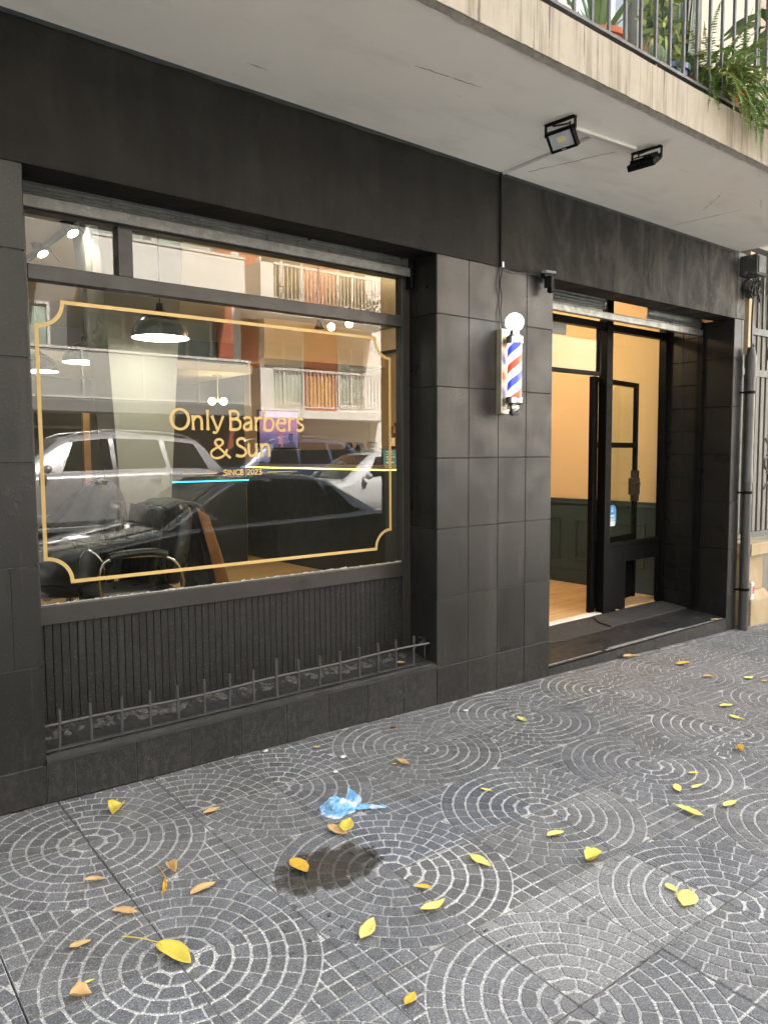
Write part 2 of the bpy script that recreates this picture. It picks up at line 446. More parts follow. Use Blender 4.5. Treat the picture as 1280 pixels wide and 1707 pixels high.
# ---------------------------------------------------------------- shop building
shop = thing('shop_building', 'black tiled barber shop front under a grey concrete balcony', 'building', (3.5, 0, 0))
HT = 9.6  # roof height shaped so sunlight passes over to the far road
X1, X2, X3, X4, X5 = .79, 2.90, 3.90, 6.24, 6.40   # pier | window | pillar | doorway | pier
ZL, ZS = 2.463, 3.0
ROWS = [-.8, .141, .541, .941, 1.341, 1.741, 2.141, ZL]
J = .0035
def clad(mb, gb, o, u, n, width, cols, rows=ROWS, t=.012, rg=None):
    """tile courses on a plane; grout slab just behind"""
    o, u, n = Vector(o), Vector(u), Vector(n); z = Vector((0,0,1))
    for r in range(len(rows)-1):
        cs = cols(r) if callable(cols) else cols
        for k in range(len(cs)-1):
            a, c = cs[k], cs[k+1]
            jz = random.uniform(-.0006,.0006)
            mb.chip(o + u*(a+J/2) + z*(rows[r]+J/2) - n*(t-.0) , u, z, n, c-a-J, rows[r+1]-rows[r]-J, t+jz, .0022)
T = .012
# left pier
b = MB(); g = MB()
lx = [-2.81,-2.21,-1.61,-1.01,-.41,.19,X1-.001]
clad(b, g, (0,0,0), (1,0,0), (0,-1,0), 0, lambda r: lx if r not in (2,) else lx[:-1]+[.685, lx[-1]])
clad(b, g, (X1,0,0), (0,1,0), (1,0,0), 0, [0,.25])
pier = b.build('pier', BLK, shop, label='wide black tiled pier left of the shop window')
g.box(-3.2, X1-T-.0005, .004, .6, -.8, ZL); g.build('grout', GROUT, pier)
# pillar
b = MB(); g = MB()
clad(b, g, (X2,0,0), (1,0,0), (0,-1,0), 0, [0,.25,.5,.75,1.0-.001])
clad(b, g, (X2,.25,0), (0,-1,0), (-1,0,0), 0, [0,.248])
clad(b, g, (X3,0,0), (0,1,0), (1,0,0), 0, [0,.25,.58])
pillar = b.build('pillar', BLK, shop, label='black tiled pillar between the window and the doorway')
g.box(X2+T+.0005, X3-T-.0005, .004, .27, -.8, ZL); g.box(3.40, X3-T-.0005, .2705, .62, -.8, ZL); g.build('grout', GROUT, pillar)
# right pier
b = MB(); g = MB()
clad(b, g, (X4,0,0), (1,0,0), (0,-1,0), 0, [0,.12,.16])
rp = b.build('pier', BLK, shop, label='narrow black tiled pier right of the doorway'); b = MB()
clad(b, g, (X4,.262,0), (0,-1,0), (-1,0,0), 0, [0,.26])
rr = [-.06+.2*k for k in range(13)] + [ZL]
clad(b, g, (X4,.60,0), (0,-1,0), (-1,0,0), 0, [0,.15,.32], rows=rr)
b.build('jamb', M('black_gloss_tile', (.012,.0115,.011), .30, var=.2, vs=4, rv=.04, bump=.03, spec=.22, dust=((.06,.055,.05), .3)), rp)
g.box(X4+T+.0005, X5-.004, .004, .62, -.8, ZL); g.build('grout', M('dark_grout', (.02,.019,.018), .8), rp)
# fascia
def fascia_mat():
    m, t, b, v = base_mat('fascia_paint')
    k = ramp(t, noise(t, v, 2.4, 6, .6), [(.3, .78), (.7, 1.25)])
    c = mix(t, 1.0, (.0065,.0058,.005), k, 'MULTIPLY')
    sx = _n(t, 'ShaderNodeSeparateXYZ'); t.links.new(v, sx.inputs[0])
    gr = ramp(t, maths(t, 'MULTIPLY', sx.outputs[0], .1), [(.30, .0), (.66, 1.0)])
    wear = ramp(t, noise(t, v, 3.0, 7, .68, .6, (1.6,1,.7)), [(.44, 0.0), (.66, 1.0)])
    c = mix(t, maths(t, 'MULTIPLY', wear, maths(t, 'ADD', maths(t, 'MULTIPLY', gr, .9), .06)), c, (.085,.082,.07))
    c = mix(t, ramp(t, noise(t, v, 6.5, 7, .72, 1.2, (1,1,1.6)), [(.60, 0.0), (.70, .55)]), c, (.020,.018,.016))
    c = mix(t, ramp(t, noise(t, v, 15, 5, .7, .8, (1.6,1,.8)), [(.70, 0.0), (.74, .6)]), c, (.005,.005,.005))
    st = ramp(t, noise(t, v, 1.0, 5, .6, 0, (11,11,.8)), [(.52, 0.0), (.74, .7)])
    c = mix(t, maths(t, 'MULTIPLY', st, maths(t, 'ADD', maths(t, 'MULTIPLY', gr, .5), .05)), c, (.13,.13,.12))
    c = mix(t, ramp(t, noise(t, v, 48, 2, .4), [(.80, 0.0), (.82, .4)]), c, (.2,.2,.19))
    t.links.new(c, b.inputs['Base Color'])
    b.inputs['Roughness'].default_value = .68; b.inputs['Specular IOR Level'].default_value = .18
    h = maths(t, 'ADD', noise(t, v, 7, 6, .6), maths(t, 'MULTIPLY', noise(t, v, 60, 4, .6), .25))
    setbump(t, b, h, .5, .02)
    return m
FAS = fascia_mat()
b = MB()
def fgrid(x0, x1):
    def f(u, v):
        x = x0+(x1-x0)*u; z = ZL+(ZS+.02-ZL)*v
        return (x, -.004 + .0035*mnoise.noise((x*2.3, z*3, 0)) + .0012*mnoise.noise((x*11, z*11, 3)), z)
    return f
b.grid(fgrid(-3.2, 3.398), 180, 20); b.grid(fgrid(3.408, 6.27), 90, 20)
b.box(-3.2, 6.27, .002, .188, ZL, ZS+.02)
fas = b.build('fascia', FAS, shop, smooth=50, label='black painted plaster band above window and door, patchy and worn')
b = MB(); b.box(3.398,3.408,-.003,.002,ZL,ZS); b.build('expansion_joint', M('joint_gap', (.008,.008,.008), .9), fas)
b = MB(); b.box(6.272, 6.40, -.002, .2, ZL+.004, ZS); b.build('side_panel', M('pale_worn_plaster', (.13,.128,.12), .8, var=.35, vs=6, bump=.2, bs=40, spots=[((.04,.04,.038), 5, .55, .15, None)]), fas)
# dark teal line of overpaint along the soffit
b = MB(); b.grid(lambda u, v: (-3.2+9.47*u, -.0085+.006*v*0, ZS-.017+.017*v+.007*mnoise.noise((u*60, 0, 1))*(1-v)), 220, 1)
b.build('paint_line', M('old_teal_paint', (.010,.017,.0175), .7, var=.3, vs=9), fas)
# lintel underside and wall between lintel and ceiling
b = MB(); b.box(-3.2, 6.40, .19, .30, ZL+.055, 3.05); b.box(-3.2,X2+.2,.23,.30,2.37,ZL+.06); fl = b.build('lintel', BLK, shop)
# base under the window
b = MB(); g = MB()
clad(b, g, (0,0,0), (1,0,0), (0,-1,0), 0, [X1+.001,.90,1.15,1.40,1.65,1.90,2.15,2.40,2.65,X2], rows=[-.8,.148])
base = b.build('window_base', BLK2, shop, label='low black tiled base below the shop window')
g.box(X1, X2, .004, .3, -.8, .146); g.build('grout', GROUT, base)
def ledge(u, v):
    x = X1 + (X2-X1)*u
    y = [-.006,-.007,.012,.016,.055,.075,.16,.236,.24][int(round(v*8))]
    z = [.146,.158,.162,.170,.173,.175,.182,.205,.26][int(round(v*8))]
    k = 1 if v > .6 else .25
    return (x, y + .003*mnoise.noise((x*14, v*9, 0))*k, z + (.010*mnoise.noise((x*9, v*6, 1)) + .008*mnoise.noise((x*30, v*9, 2)))*k)
b = MB(); b.grid(ledge, 260, 8)
b.build('ledge', M('rough_mortar', (.026,.025,.024), .85, var=.35, vs=9, bump=.4, bs=60, spots=[((.15,.14,.125), 26, .66, .10, (1,2,1)), ((.3,.29,.27), 75, .72, .05, None)]), base, smooth=60)
b = MB(); b.grid(lambda u, v: (X1+.004+(X2-.066-X1)*u, .246-.085*(1-v)*(1+.5*mnoise.noise((u*16, 3, 0))), .182+.022*v**.7*(1+.5*mnoise.noise((u*30, v*2, 5)))+.010*mnoise.noise((u*70, v*4, 2))+.006*mnoise.noise((u*200, v*9, 7))), 420, 7)
b.build('broken_mortar', M('broken_mortar', (.095,.088,.078), .92, var=.4, vs=22, bump=.6, bs=70, spots=[((.025,.024,.023), 26, .50, .14, (1,1.6,1)), ((.30,.14,.07), 11, .70, .04, (1,3,1)), ((.34,.31,.27), 48, .64, .06, None)]), base, smooth=50)
# doorstep
b = MB()
clad(b, None, (0,0,0), (1,0,0), (0,-1,0), 0, [X3+.001,4.14,4.39,4.64,4.89,5.14,5.39,5.64,5.89,6.10,X4-.001], rows=[-.8,-.048])
step = b.build('doorstep', BLK2, shop, label='black stone doorstep, scuffed and scratched')
def stp(u, v):
    x = X3+(X4-X3)*u; y = -.004+.624*v
    return (x, y, -.036 + -.012*u*(1-v) + .052*v)
b = MB(); b.grid(stp, 20, 10)
SLATE = M('scuffed_slate', (.017,.017,.0175), .48, var=.3, vs=7, bump=.15, bs=70, spots=[((.11,.11,.107), 11, .63, .12, (1,2.4,1)), ((.3,.3,.29), 34, .70, .06, (1,2,1))])
b.build('tread', SLATE, step)
b = MB(); b.box(X3+.002,X4-.002,.001,.6,-.8,-.055); b.build('core', GROUT, step)
b = MB()
for (xa, xb, y) in ((3.92,4.5,.016),(4.55,5.3,.011),(5.32,6.2,.014),(4.6,5.6,.028)):
    b.grid(lambda u, v: (xa+(xb-xa)*u, y+.012*v+.003*mnoise.noise((xa+u*9, v, 4)), stp((xa+(xb-xa)*u-X3)/(X4-X3), (y+.012*v)/.624)[2]+.0015), 40, 1)
b.build('worn_edge', M('worn_mortar', (.20,.195,.185), .9, var=.5, vs=30, bump=.3), step, solid=.002)

# --- shop window (frame > glass, lettering ...)
YG = .25
b = MB()
b.box(X1, X2-.06, .216, .285, .655, .735)            # bottom rail
b.box(X1, .85, .224, .285, .735, 2.365)              # left stile
b.box(X2-.06, X2-.012, .226, .285, .20, 2.42)        # right stile
b.box(.85, X2-.06, .222, .285, 2.088, 2.150)         # transom
b.box(1.225, 1.290, .226, .285, 2.150, 2.362)        # mullion
b.box(X1, X2-.06, .226, .285, 2.362, 2.376)
win = b.build('shop_window', FRAME, shop, bevel=.003, label='wide shop window with black frame and gold lettering')
b = MB(); b.box(X2-.0118, X2-.0005, .232, .262, .17, 2.40); b.build('rusty_edge', RUST, win)
b = MB(); b.box(.846, X2-.056, YG, YG+.006, .73, 2.092); b.build('glass', GLASS, win)
b = MB(); b.box(.846, 1.227, YG+.012, YG+.018, 2.146, 2.366); b.build('transom_glass', GLASS, win, label='left pane of the row above the transom')
b = MB(); b.box(1.288, X2-.056, YG, YG+.006, 2.146, 2.366); b.build('transom_glass', GLASS, win, label='right pane of the row above the transom')
b = MB()                                              # putty crumbs and scratched edge along the bottom of the pane
rg = random.Random(5)
for k in range(120):
    x = rg.uniform(.85, 2.84); s = rg.uniform(.002,.0055)*(1.3 if rg.random() < .2 else 1)
    b.obox((x, YG-.004, .737+s*.4), (s*rg.uniform(1,3.5), s*.8, s*1.4), (0, rg.uniform(-.5,.5), 0))
b.box(.85, 2.84, YG-.003, YG-.0005, .735, .7385)
b.build('putty', M('old_putty', (.42,.41,.38), .9, var=.4, vs=60), win)
# beadboard below
b = MB(); x = X1; k = 0
while x < X2-.065:
    wd = .0342; b.chip((x+.0008, .247, .19), (1,0,0), (0,0,1), (0,-1,0), min(wd-.0016, X2-.062-x), .467, .012, .0022); x += wd
b.box(X1, X2-.06, .2471, .29, .10, .66)
b.build('kick_panel', M('black_boards', (.0125,.012,.0115), .55, spec=.25, var=.25, vs=8, bump=.12, bs=80, streaks=[((.05,.048,.045), 1, .6, .2, (40,40,2))], dust=((.16,.155,.15), .5)), win)
# gold border
NS = [0]
def ribbon(b, pts, wd, closed=False, y=None, th=.0006):
    NS[0] += 1; y = YG-.0008-.00012*(NS[0] % 24)
    n = len(pts); L = []; Rr = []
    for i in range(n):
        a = pts[i-1] if (closed or i > 0) else pts[i]; c = pts[(i+1) % n] if (closed or i < n-1) else pts[i]; p = pts[i]
        d1 = Vector((p[0]-a[0], p[1]-a[1])); d2 = Vector((c[0]-p[0], c[1]-p[1]))
        if d1.length < 1e-9: d1 = d2
        if d2.length < 1e-9: d2 = d1
        d1.normalize(); d2.normalize(); n1 = Vector((-d1.y, d1.x)); n2 = Vector((-d2.y, d2.x)); m = n1+n2
        m = m/max(.35, m.dot(n1)) if m.length > 1e-6 else n1
        h = (wd[i] if isinstance(wd, (list, tuple)) else wd)/2
        L.append((p[0]+m.x*h, p[1]+m.y*h)); Rr.append((p[0]-m.x*h, p[1]-m.y*h))
    vs = [(q[0], y, q[1]) for q in L] + [(q[0], y, q[1]) for q in Rr]
    vs += [(q[0], y+th, q[1]) for q in L] + [(q[0], y+th, q[1]) for q in Rr]
    fs = []
    for i in range(n if closed else n-1):
        k = (i+1) % n
        fs += [(i, n+i, n+k, k), (2*n+i, 2*n+k, 3*n+k, 3*n+i), (i, k, 2*n+k, 2*n+i), (n+k, n+i, 3*n+i, 3*n+k)]
    b.add(vs, fs)
bx0, bx1, bz0, bz1, br = .882, 2.766, .826, 2.012, .106
pts = []
for (cx, cz, a0, a1) in ((bx0, bz0, pi/2, 0), (bx1, bz0, pi, pi/2), (bx1, bz1, 1.5*pi, pi), (bx0, bz1, 2*pi, 1.5*pi)):
    arc = [(cx + br*cos(a0+(a1-a0)*i/12), cz + br*sin(a0+(a1-a0)*i/12)) for i in range(13)]
    pts += arc
b = MB(); ribbon(b, pts, .0160, True); b.build('gold_border', GOLD, win)

# lettering as pen strokes: glyph -> (advance, [(width profile, points)])
def arc(cx, cy, rx, ry, a0, a1, n=14): return [(cx+rx*cos(rad(a0+(a1-a0)*i/n)), cy+ry*sin(rad(a0+(a1-a0)*i/n))) for i in range(n+1)]
def sm(*p): return [tuple(q) for q in [(v.x, v.y) for v in cat_rom([(a[0], a[1], 0) for a in p], 6)]]
FL = 'flare'
GL = {
 'O': (.97, [('oval', arc(.47,.5,.40,.47,90,450,36))]),
 'n': (.68, [(FL, [(.10,0),(.10,.35),(.085,.70)]), ('a', sm((.11,.47),(.22,.62),(.36,.65),(.47,.56),(.50,.38),(.50,.2),(.505,0)))]),
 'l': (.28, [(FL, [(.11,0),(.11,.5),(.10,.98)])]),
 'y': (.62, [(FL, [(.03,.70),(.16,.36),(.29,.05)]), ('thin', sm((.59,.71),(.44,.34),(.33,.06),(.22,-.10),(.07,-.10)))]),
 'B': (.70, [(FL, [(.10,0),(.10,.5),(.085,.98)]), ('a', sm((.09,.93),(.30,.955),(.47,.88),(.50,.74),(.42,.60),(.12,.545))), ('a', sm((.12,.545),(.40,.55),(.58,.42),(.58,.18),(.42,.05),(.09,.045)))]),
 'a': (.60, [('a', sm((.08,.58),(.20,.66),(.36,.655),(.44,.55),(.45,.36),(.46,0))), ('a', sm((.44,.40),(.24,.36),(.10,.25),(.09,.12),(.20,.03),(.34,.07),(.44,.2)))]),
 'r': (.46, [(FL, [(.10,0),(.10,.35),(.085,.70)]), ('a', sm((.11,.46),(.20,.60),(.32,.665),(.44,.645)))]),
 'b': (.69, [(FL, [(.10,.02),(.10,.5),(.085,1.0)]), ('a', sm((.11,.48),(.24,.64),(.42,.64),(.56,.50),(.57,.26),(.46,.06),(.28,.02),(.10,.06)))]),
 'e': (.66, [('thin', [(.10,.40),(.34,.40),(.56,.40)]), ('a', sm((.55,.40),(.53,.55),(.38,.665),(.22,.62),(.09,.44),(.09,.24),(.21,.07),(.38,.03),(.56,.09)))]),
 's': (.50, [('a', sm((.42,.60),(.28,.665),(.13,.60),(.13,.47),(.30,.37),(.42,.26),(.40,.11),(.24,.03),(.05,.09)))]),
 '&': (1.0, [('amp', [(.97,.02),(.72,.27),(.50,.50),(.33,.69)]), ('amp', sm((.33,.69),(.28,.82),(.36,.94),(.50,.97),(.62,.88),(.62,.75),(.50,.63),(.28,.50),(.12,.36),(.09,.20),(.19,.06),(.38,.02),(.60,.10),(.75,.28),(.82,.47)))]),
 'S': (.62, [('a', sm((.55,.86),(.38,.96),(.19,.91),(.11,.76),(.17,.61),(.36,.50),(.52,.37),(.55,.20),(.44,.06),(.24,.03),(.04,.10)))]),
 'u': (.67, [('a', sm((.09,.69),(.09,.40),(.09,.22),(.17,.07),(.31,.05),(.43,.16),(.49,.30))), (FL, [(.50,.70),(.50,.35),(.515,0)])]),
 'I': (.27, [(FL, [(.12,0),(.12,.98)])]),
 'N': (.78, [(FL, [(.10,0),(.10,.98)]), (FL, [(.10,.95),(.40,.45),(.64,.03)]), (FL, [(.65,0),(.65,.98)])]),
 'C': (.72, [('a', arc(.46,.5,.37,.46,48,312,18))]),
 'E': (.58, [(FL, [(.10,0),(.10,.98)]), ('a', [(.10,.93),(.50,.93)]), ('a', [(.10,.51),(.45,.51)]), ('a', [(.10,.05),(.51,.05)])]),
 '2': (.60, [('a', sm((.08,.80),(.20,.93),(.38,.93),(.48,.78),(.43,.58),(.26,.32),(.06,.06))), ('a', [(.05,.05),(.28,.05),(.53,.05)])]),
 '0': (.62, [('a', arc(.30,.5,.235,.45,90,450,28))]),
 '3': (.60, [('a', sm((.07,.86),(.24,.95),(.42,.88),(.44,.70),(.33,.56),(.18,.53))), ('a', sm((.18,.53),(.40,.50),(.50,.32),(.43,.11),(.25,.03),(.05,.10)))]),
 ' ': (.34, []),
}
def text(b, s, x0, x1, z, H, W=.135, adv=None):
    adv = adv or {}
    tot = sum(GL[ch][0] for ch in s); k = (x1-x0)/(tot*H)
    x = x0
    for ch in s:
        a, st = GL[ch]
        for kind, p in st:
            n = len(p); q = [(x+px*H*k, z+pz*H) for px, pz in p]
            if kind == FL:
                dd = [i/(n-1) for i in range(n)]; q2 = []
                for i in range(13):
                    t_ = i/12*(n-1); a0 = min(int(t_), n-2); f = t_-a0
                    q2.append((q[a0][0]*(1-f)+q[a0+1][0]*f, q[a0][1]*(1-f)+q[a0+1][1]*f))
                wd = [W*H*(.86+.52*abs(2*i/12-1)**3) for i in range(13)]; q = q2
                ribbon(b, q, wd)
            elif kind == 'oval':
                ribbon(b, q[:-1], [W*H*(.80+.30*abs(cos(2*pi*i/36+pi/2))) for i in range(36)], True)
            else:
                f = .78 if kind == 'thin' else .80 if kind == 'amp' else .96
                wd = [W*H*f*(1+.22*abs(2*i/max(1,n-1)-1)**4) for i in range(n)]
                ribbon(b, q, wd)
        x += a*H*k
b = MB()
text(b, 'Only', 1.447, 1.724, 1.486, .099)
text(b, 'Barbers', 1.748, 2.184, 1.487, .099)
text(b, '&', 1.640, 1.757, 1.350, .096)
text(b, 'Sun', 1.781, 1.990, 1.357, .095)
text(b, 'SINCE', 1.713, 1.826, 1.268, .0265, .20)
text(b, '2023', 1.842, 1.928, 1.268, .0265, .20)
ribbon(b, [(1.503,1.279),(1.590,1.279),(1.678,1.279)], [.0018,.0036,.0048]); ribbon(b, [(1.959,1.279),(2.05,1.279),(2.134,1.279)], [.0048,.0036,.0018])
b.build('lettering', GOLD, win, label='gold lettering reading Only Barbers & Sun, since 2023')

# --- shutters
def slats(b, x0, x1, z0, z1, y, n):
    h = (z1-z0)/n
    for k in range(n):
        za = z0+k*h
        prof = [(0,.0),(-.006,.15),(-.010,.45),(-.008,.8),(0,1.0)]
        pts = [(y+p[0], za+p[1]*h) for p in prof]
        vs = [(x0, a, c) for a, c in pts]+[(x1, a, c) for a, c in pts]; m = len(pts)
        b.add(vs, [(i, i+m, i+m+1, i+1) for i in range(m-1)])
b = MB(); slats(b, X1+.005, X2-.035, 2.413, 2.478, .205, 4)
b.box(X1+.005, X2-.035, .206, .215, 2.37, 2.52)
sh = b.build('roller_shutter', GALV, shop, smooth=35, label='rolled up steel shutter above the shop window')
b = MB(); b.box(X1+.006, X2-.03, .184, .204, 2.364, 2.413); b.build('bottom_bar', M('dusty_bar', (.13,.13,.125), .6, .35, var=.35, vs=30, bump=.2, spots=[((.25,.24,.22), 40, .62, .1, None)]), sh, bevel=.004)
b = MB(); b.box(X2-.034, X2-.013, .178, .225, 2.30, 2.463); b.build('guide', BLKMETAL, sh, bevel=.003)
YD = .272
b = MB(); slats(b, X3+.004, 4.83, 2.412, 2.50, YD+.006, 4); b.box(X3+.004,4.82,YD+.008,YD+.012,2.40,2.50)
sh2 = b.build('roller_shutter', GALV, shop, smooth=35, label='half open steel shutter above the doorway with a torn gap')
b = MB(); slats(b, 5.405, X4-.02, 2.412, 2.445, YD+.006, 2); b.box(5.40,X4-.02,YD+.000,YD+.006,2.445,2.52); b.box(5.405,X4-.02,YD+.008,YD+.012,2.40,2.50); b.build('slat', GALV, sh2, smooth=35)
b = MB(); b.box(X3+.004, X4-.016, YD-.014, YD+.022, 2.345, 2.398); b.build('bottom_bar', GALV, sh2, bevel=.006)
b = MB()
b.box(X4-.030, X4-.0130, YD-.018, YD+.034, .015, 2.463); b.build('guide', BLKMETAL, sh2, bevel=.003)
for (x, z, a) in ((4.842,2.46,.5),(4.838,2.43,-.4),(5.392,2.44,-.6),(5.388,2.42,.3)):
    b = MB(); b.obox((x, YD, z), (.03,.003,.022), (.2, a, .3)); b.build('torn_slat', GALV, sh2)

# --- entrance
YE = .62
b = MB()
b.box(5.31, 5.392, YE-.045, YE+.035, .022, 2.98)                # post
b.box(X3, 5.31, YE-.03, YE+.03, 2.362, 2.415)                 # head
b.box(5.392, X4-.05, YE-.03, YE+.03, 2.355, 2.410)
b.box(X4-.052, X4-.0005, YE-.04, YE+.03, .01, 2.98)          # right stile
b.box(5.245, 5.268, YE-.02, YE+.02, 2.0, 2.362)              # thin stile
b.box(X3, 5.262, YE-.018, YE+.018, 1.985, 2.018)             # bar under the fanlight
b.box(5.392, X4-.052, YE-.025, YE+.02, .572, .604)
ent = b.build('entrance', M('black_door_paint', (.0055,.0052,.005), .45, var=.2, vs=12, bump=.05, spec=.06), shop, bevel=.003, label='black steel and glass entrance with one leaf folded back inside')
b = MB(); b.box(5.388, X4-.048, YE-.003, YE+.003, .60, 2.358); b.build('side_glass', GLASSC, ent)
b = MB(); b.box(X3, 5.25, YE-.003, YE+.003, 2.012, 2.365); b.build('fanlight_glass', GLASSC, ent)
b = MB(); b.box(5.393, 5.672, YE-.012, YE+.012, .020, .570); b.box(5.672, X4-.053, YE-.012, YE+.012, .430, .570); b.box(X4-.075, X4-.053, YE-.012, YE+.012, .02, .43)
b.build('lower_panel', BLKMETAL, ent, label='black lower panel with a square opening cut in it')
b = MB(); b.box(4.62, 4.80, YE-.03, YE-.004, 2.27, 2.355); b.build('door_closer', M('grey_plastic', (.30,.30,.28), .5), ent, bevel=.006)
# the open leaf, folded back behind the side glass
hx, hy, th = 5.30, .672, rad(9.6)
U = Vector((cos(th), sin(th), 0)); N = Vector((-sin(th), cos(th), 0)); Rl = Matrix((U, N, Vector((0,0,1)))).transposed()
def lbox(b, u0, u1, n0, n1, z0, z1):
    c = Vector((hx, hy, 0)) + U*((u0+u1)/2) + N*((n0+n1)/2); c.z = (z0+z1)/2
    b.obox(c, (u1-u0, n1-n0, z1-z0), Rl)
b = MB(); LW = .86
for (u0, u1, z0, z1) in ((0,.045,.04,1.985),(LW-.045,LW,.04,1.985),(0,LW,1.945,1.985),(0,LW,1.405,1.450),(0,LW,.59,.63)): lbox(b, u0, u1, 0, .035, z0, z1)
lbox(b, .045, LW-.045, .010, .025, .045, .59)
lf = b.build('door_leaf', ent.data.materials[0], ent, bevel=.002)
b = MB(); lbox(b, .04, LW-.04, .015, .020, .62, 1.95); b.build('glass', GLASSC, lf)
b = MB(); lbox(b, LW-.085, LW+.012, -.02, .05, .98, 1.13); lbox(b, LW-.05, LW+.004, -.015, .045, .92, 1.20); lbox(b, LW-.17, LW-.05, -.055, -.035, 1.075, 1.092); b.build('handle', RUST, lf, bevel=.003)
b = MB(); b.box(5.242, 5.300, YE+.03, YE+.075, .03, 1.985); b.build('leaf_edge', ent.data.materials[0], ent, bevel=.002)
for z in (.35, 1.05, 1.6):
    b = MB(); b.tube([(5.243, YE+.028, z-.05),(5.243, YE+.028, z+.05)], .009, 10); b.build('hinge', BLKMETAL, ent)
b = MB(); b.box(X3+.003, 5.305, YE-.035, YE+.03, .024, .034); b.build('threshold', M('white_strip', (.75,.75,.72), .5), ent)

# --- balcony slab, railing, upper storey
BX0, BX1, BY = -6.0, 6.27, -1.0
b = MB(); b.box(BX0, BX1, BY+.03, -.010, ZS, ZS+.18)
balc = b.build('balcony', SOFF, shop, label='concrete balcony whose grey soffit shelters the shop front')
b = MB()
b.grid(lambda u, v: (BX0+(BX1-BX0)*u, BY+.002*mnoise.noise((u*90, v*3, 0)), ZS+.012+.203*v+(.004*mnoise.noise((u*160, 5, 0))+.004*mnoise.noise((u*700, 5, 0)))*(v < .1)), 600, 6)
b.grid(lambda u, v: (BX0+(BX1-BX0)*u, BY+.22*v, ZS+.215), 200, 1)
b.box(BX1-.002, BX1, BY+.001, 0, ZS+.01, ZS+.215)
b.build('slab_edge', BAND, balc, smooth=40)
b = MB(); b.grid(lambda u, v: (BX0+(BX1-BX0)*u, BY+.004+.035*v, ZS+.014-.018*(1-abs(2*v-1))+.005*mnoise.noise((u*220, v*3, 2))), 500, 2)
b.build('drip_edge', DARKST, balc, solid=.004)
CRK = M('crack_dirt', (.17,.16,.145), .9, var=.4, vs=40)
for (x0,y0,x1,y1,w_) in ((3.52,-.12,3.66,-.60,.007),(5.15,-.02,5.2,-.55,.006),(2.2,-.62,2.55,-.66,.005),(5.0,-.38,4.78,-.62,.004)):
    b = MB(); P = [Vector((x0+(x1-x0)*i/14, y0+(y1-y0)*i/14, 0)) + Vector((.012*mnoise.noise((i*.9, x0, 0)), .012*mnoise.noise((i*.9, x0, 4)), 0)) for i in range(15)]
    for i in range(14):
        d = (P[i+1]-P[i]).normalized(); n_ = Vector((-d.y, d.x, 0))*w_*.5*random.uniform(.4,1.2)
        b.add([(*(P[i]+n_).xy, ZS-.0012), (*(P[i]-n_).xy, ZS-.0012), (*(P[i+1]-n_).xy, ZS-.0012), (*(P[i+1]+n_).xy, ZS-.0012)], [(0,1,2,3)])
    b.build('crack', CRK, balc)
RAILM = M('railing_paint', (.055,.055,.055), .5, var=.2, vs=20, spots=[((.16,.15,.14), 40, .68, .06, None)])
b = MB(); b.box(BX0, BX1-.03, -.985, -.950, 3.250, 3.264); b.box(BX0, BX1-.03, -.99, -.945, 4.12, 4.16)
rail = b.build('railing', RAILM, balc, label='black balcony railing of thin vertical bars')
x = 1.67; k = 0
while x < BX1-.05:
    b = MB()
    b.box(x-.007, x+.007, -.974, -.960, 3.264 if k % 7 else 3.20, 4.12); b.build('bar', RAILM, rail); x += .1268; k += 1
# upper wall with balcony door and window
UPW = M('cream_render', (.38,.345,.28), .85, var=.1, vs=3, bump=.1, bs=50)
b = MB()
b.box(-9, 2.6, 0, .3, ZS+.181, HT); b.box(5.60, 6.42, 0, .3, ZS+.181, HT); b.box(2.6, 5.6, 0, .3, 5.6, HT); b.box(-9,6.42,.3,9,5.5,HT)
b.box(2.6,5.6,1.6,1.7,ZS+.18,5.6); b.box(-9, -.9, .02, 9, -.6, ZS+.18)
b.build('upper_wall', UPW, shop)
b = MB()
for (x0, x1) in ((2.6,2.70),(3.72,3.80),(4.84,5.05),(5.50,5.6)): b.box(x0, x1, .05, .14, ZS+.18, 5.6)
b.box(2.6,5.6,.051,.139,ZS+.18,ZS+.28)
uw = b.build('balcony_door', M('grey_door_frame', (.12,.115,.105), .5), shop, bevel=.004)
b = MB(); b.box(2.69, 4.85, .09, .096, ZS+.27, 5.6); b.build('glass', glass_mat('upper_glass', (.9,.93,.92), 2.6), uw)
b = MB(); b.grid(lambda u, v: (4.9+.75*u, .17+.025*sin(u*40), ZS+.2+2.4*v), 60, 1); b.build('curtain', M('beige_curtain', (.62,.52,.36), .9), uw)
b = MB(); b.grid(lambda u, v: (2.6+2.25*u, .22+.03*sin(u*70), ZS+.2+2.4*v), 120, 1); b.build('net_curtain', M('net_curtain', (.78,.78,.74), .9, var=.15, vs=2), uw)  # white cloth, also standing in for bright sky reflected in the glass

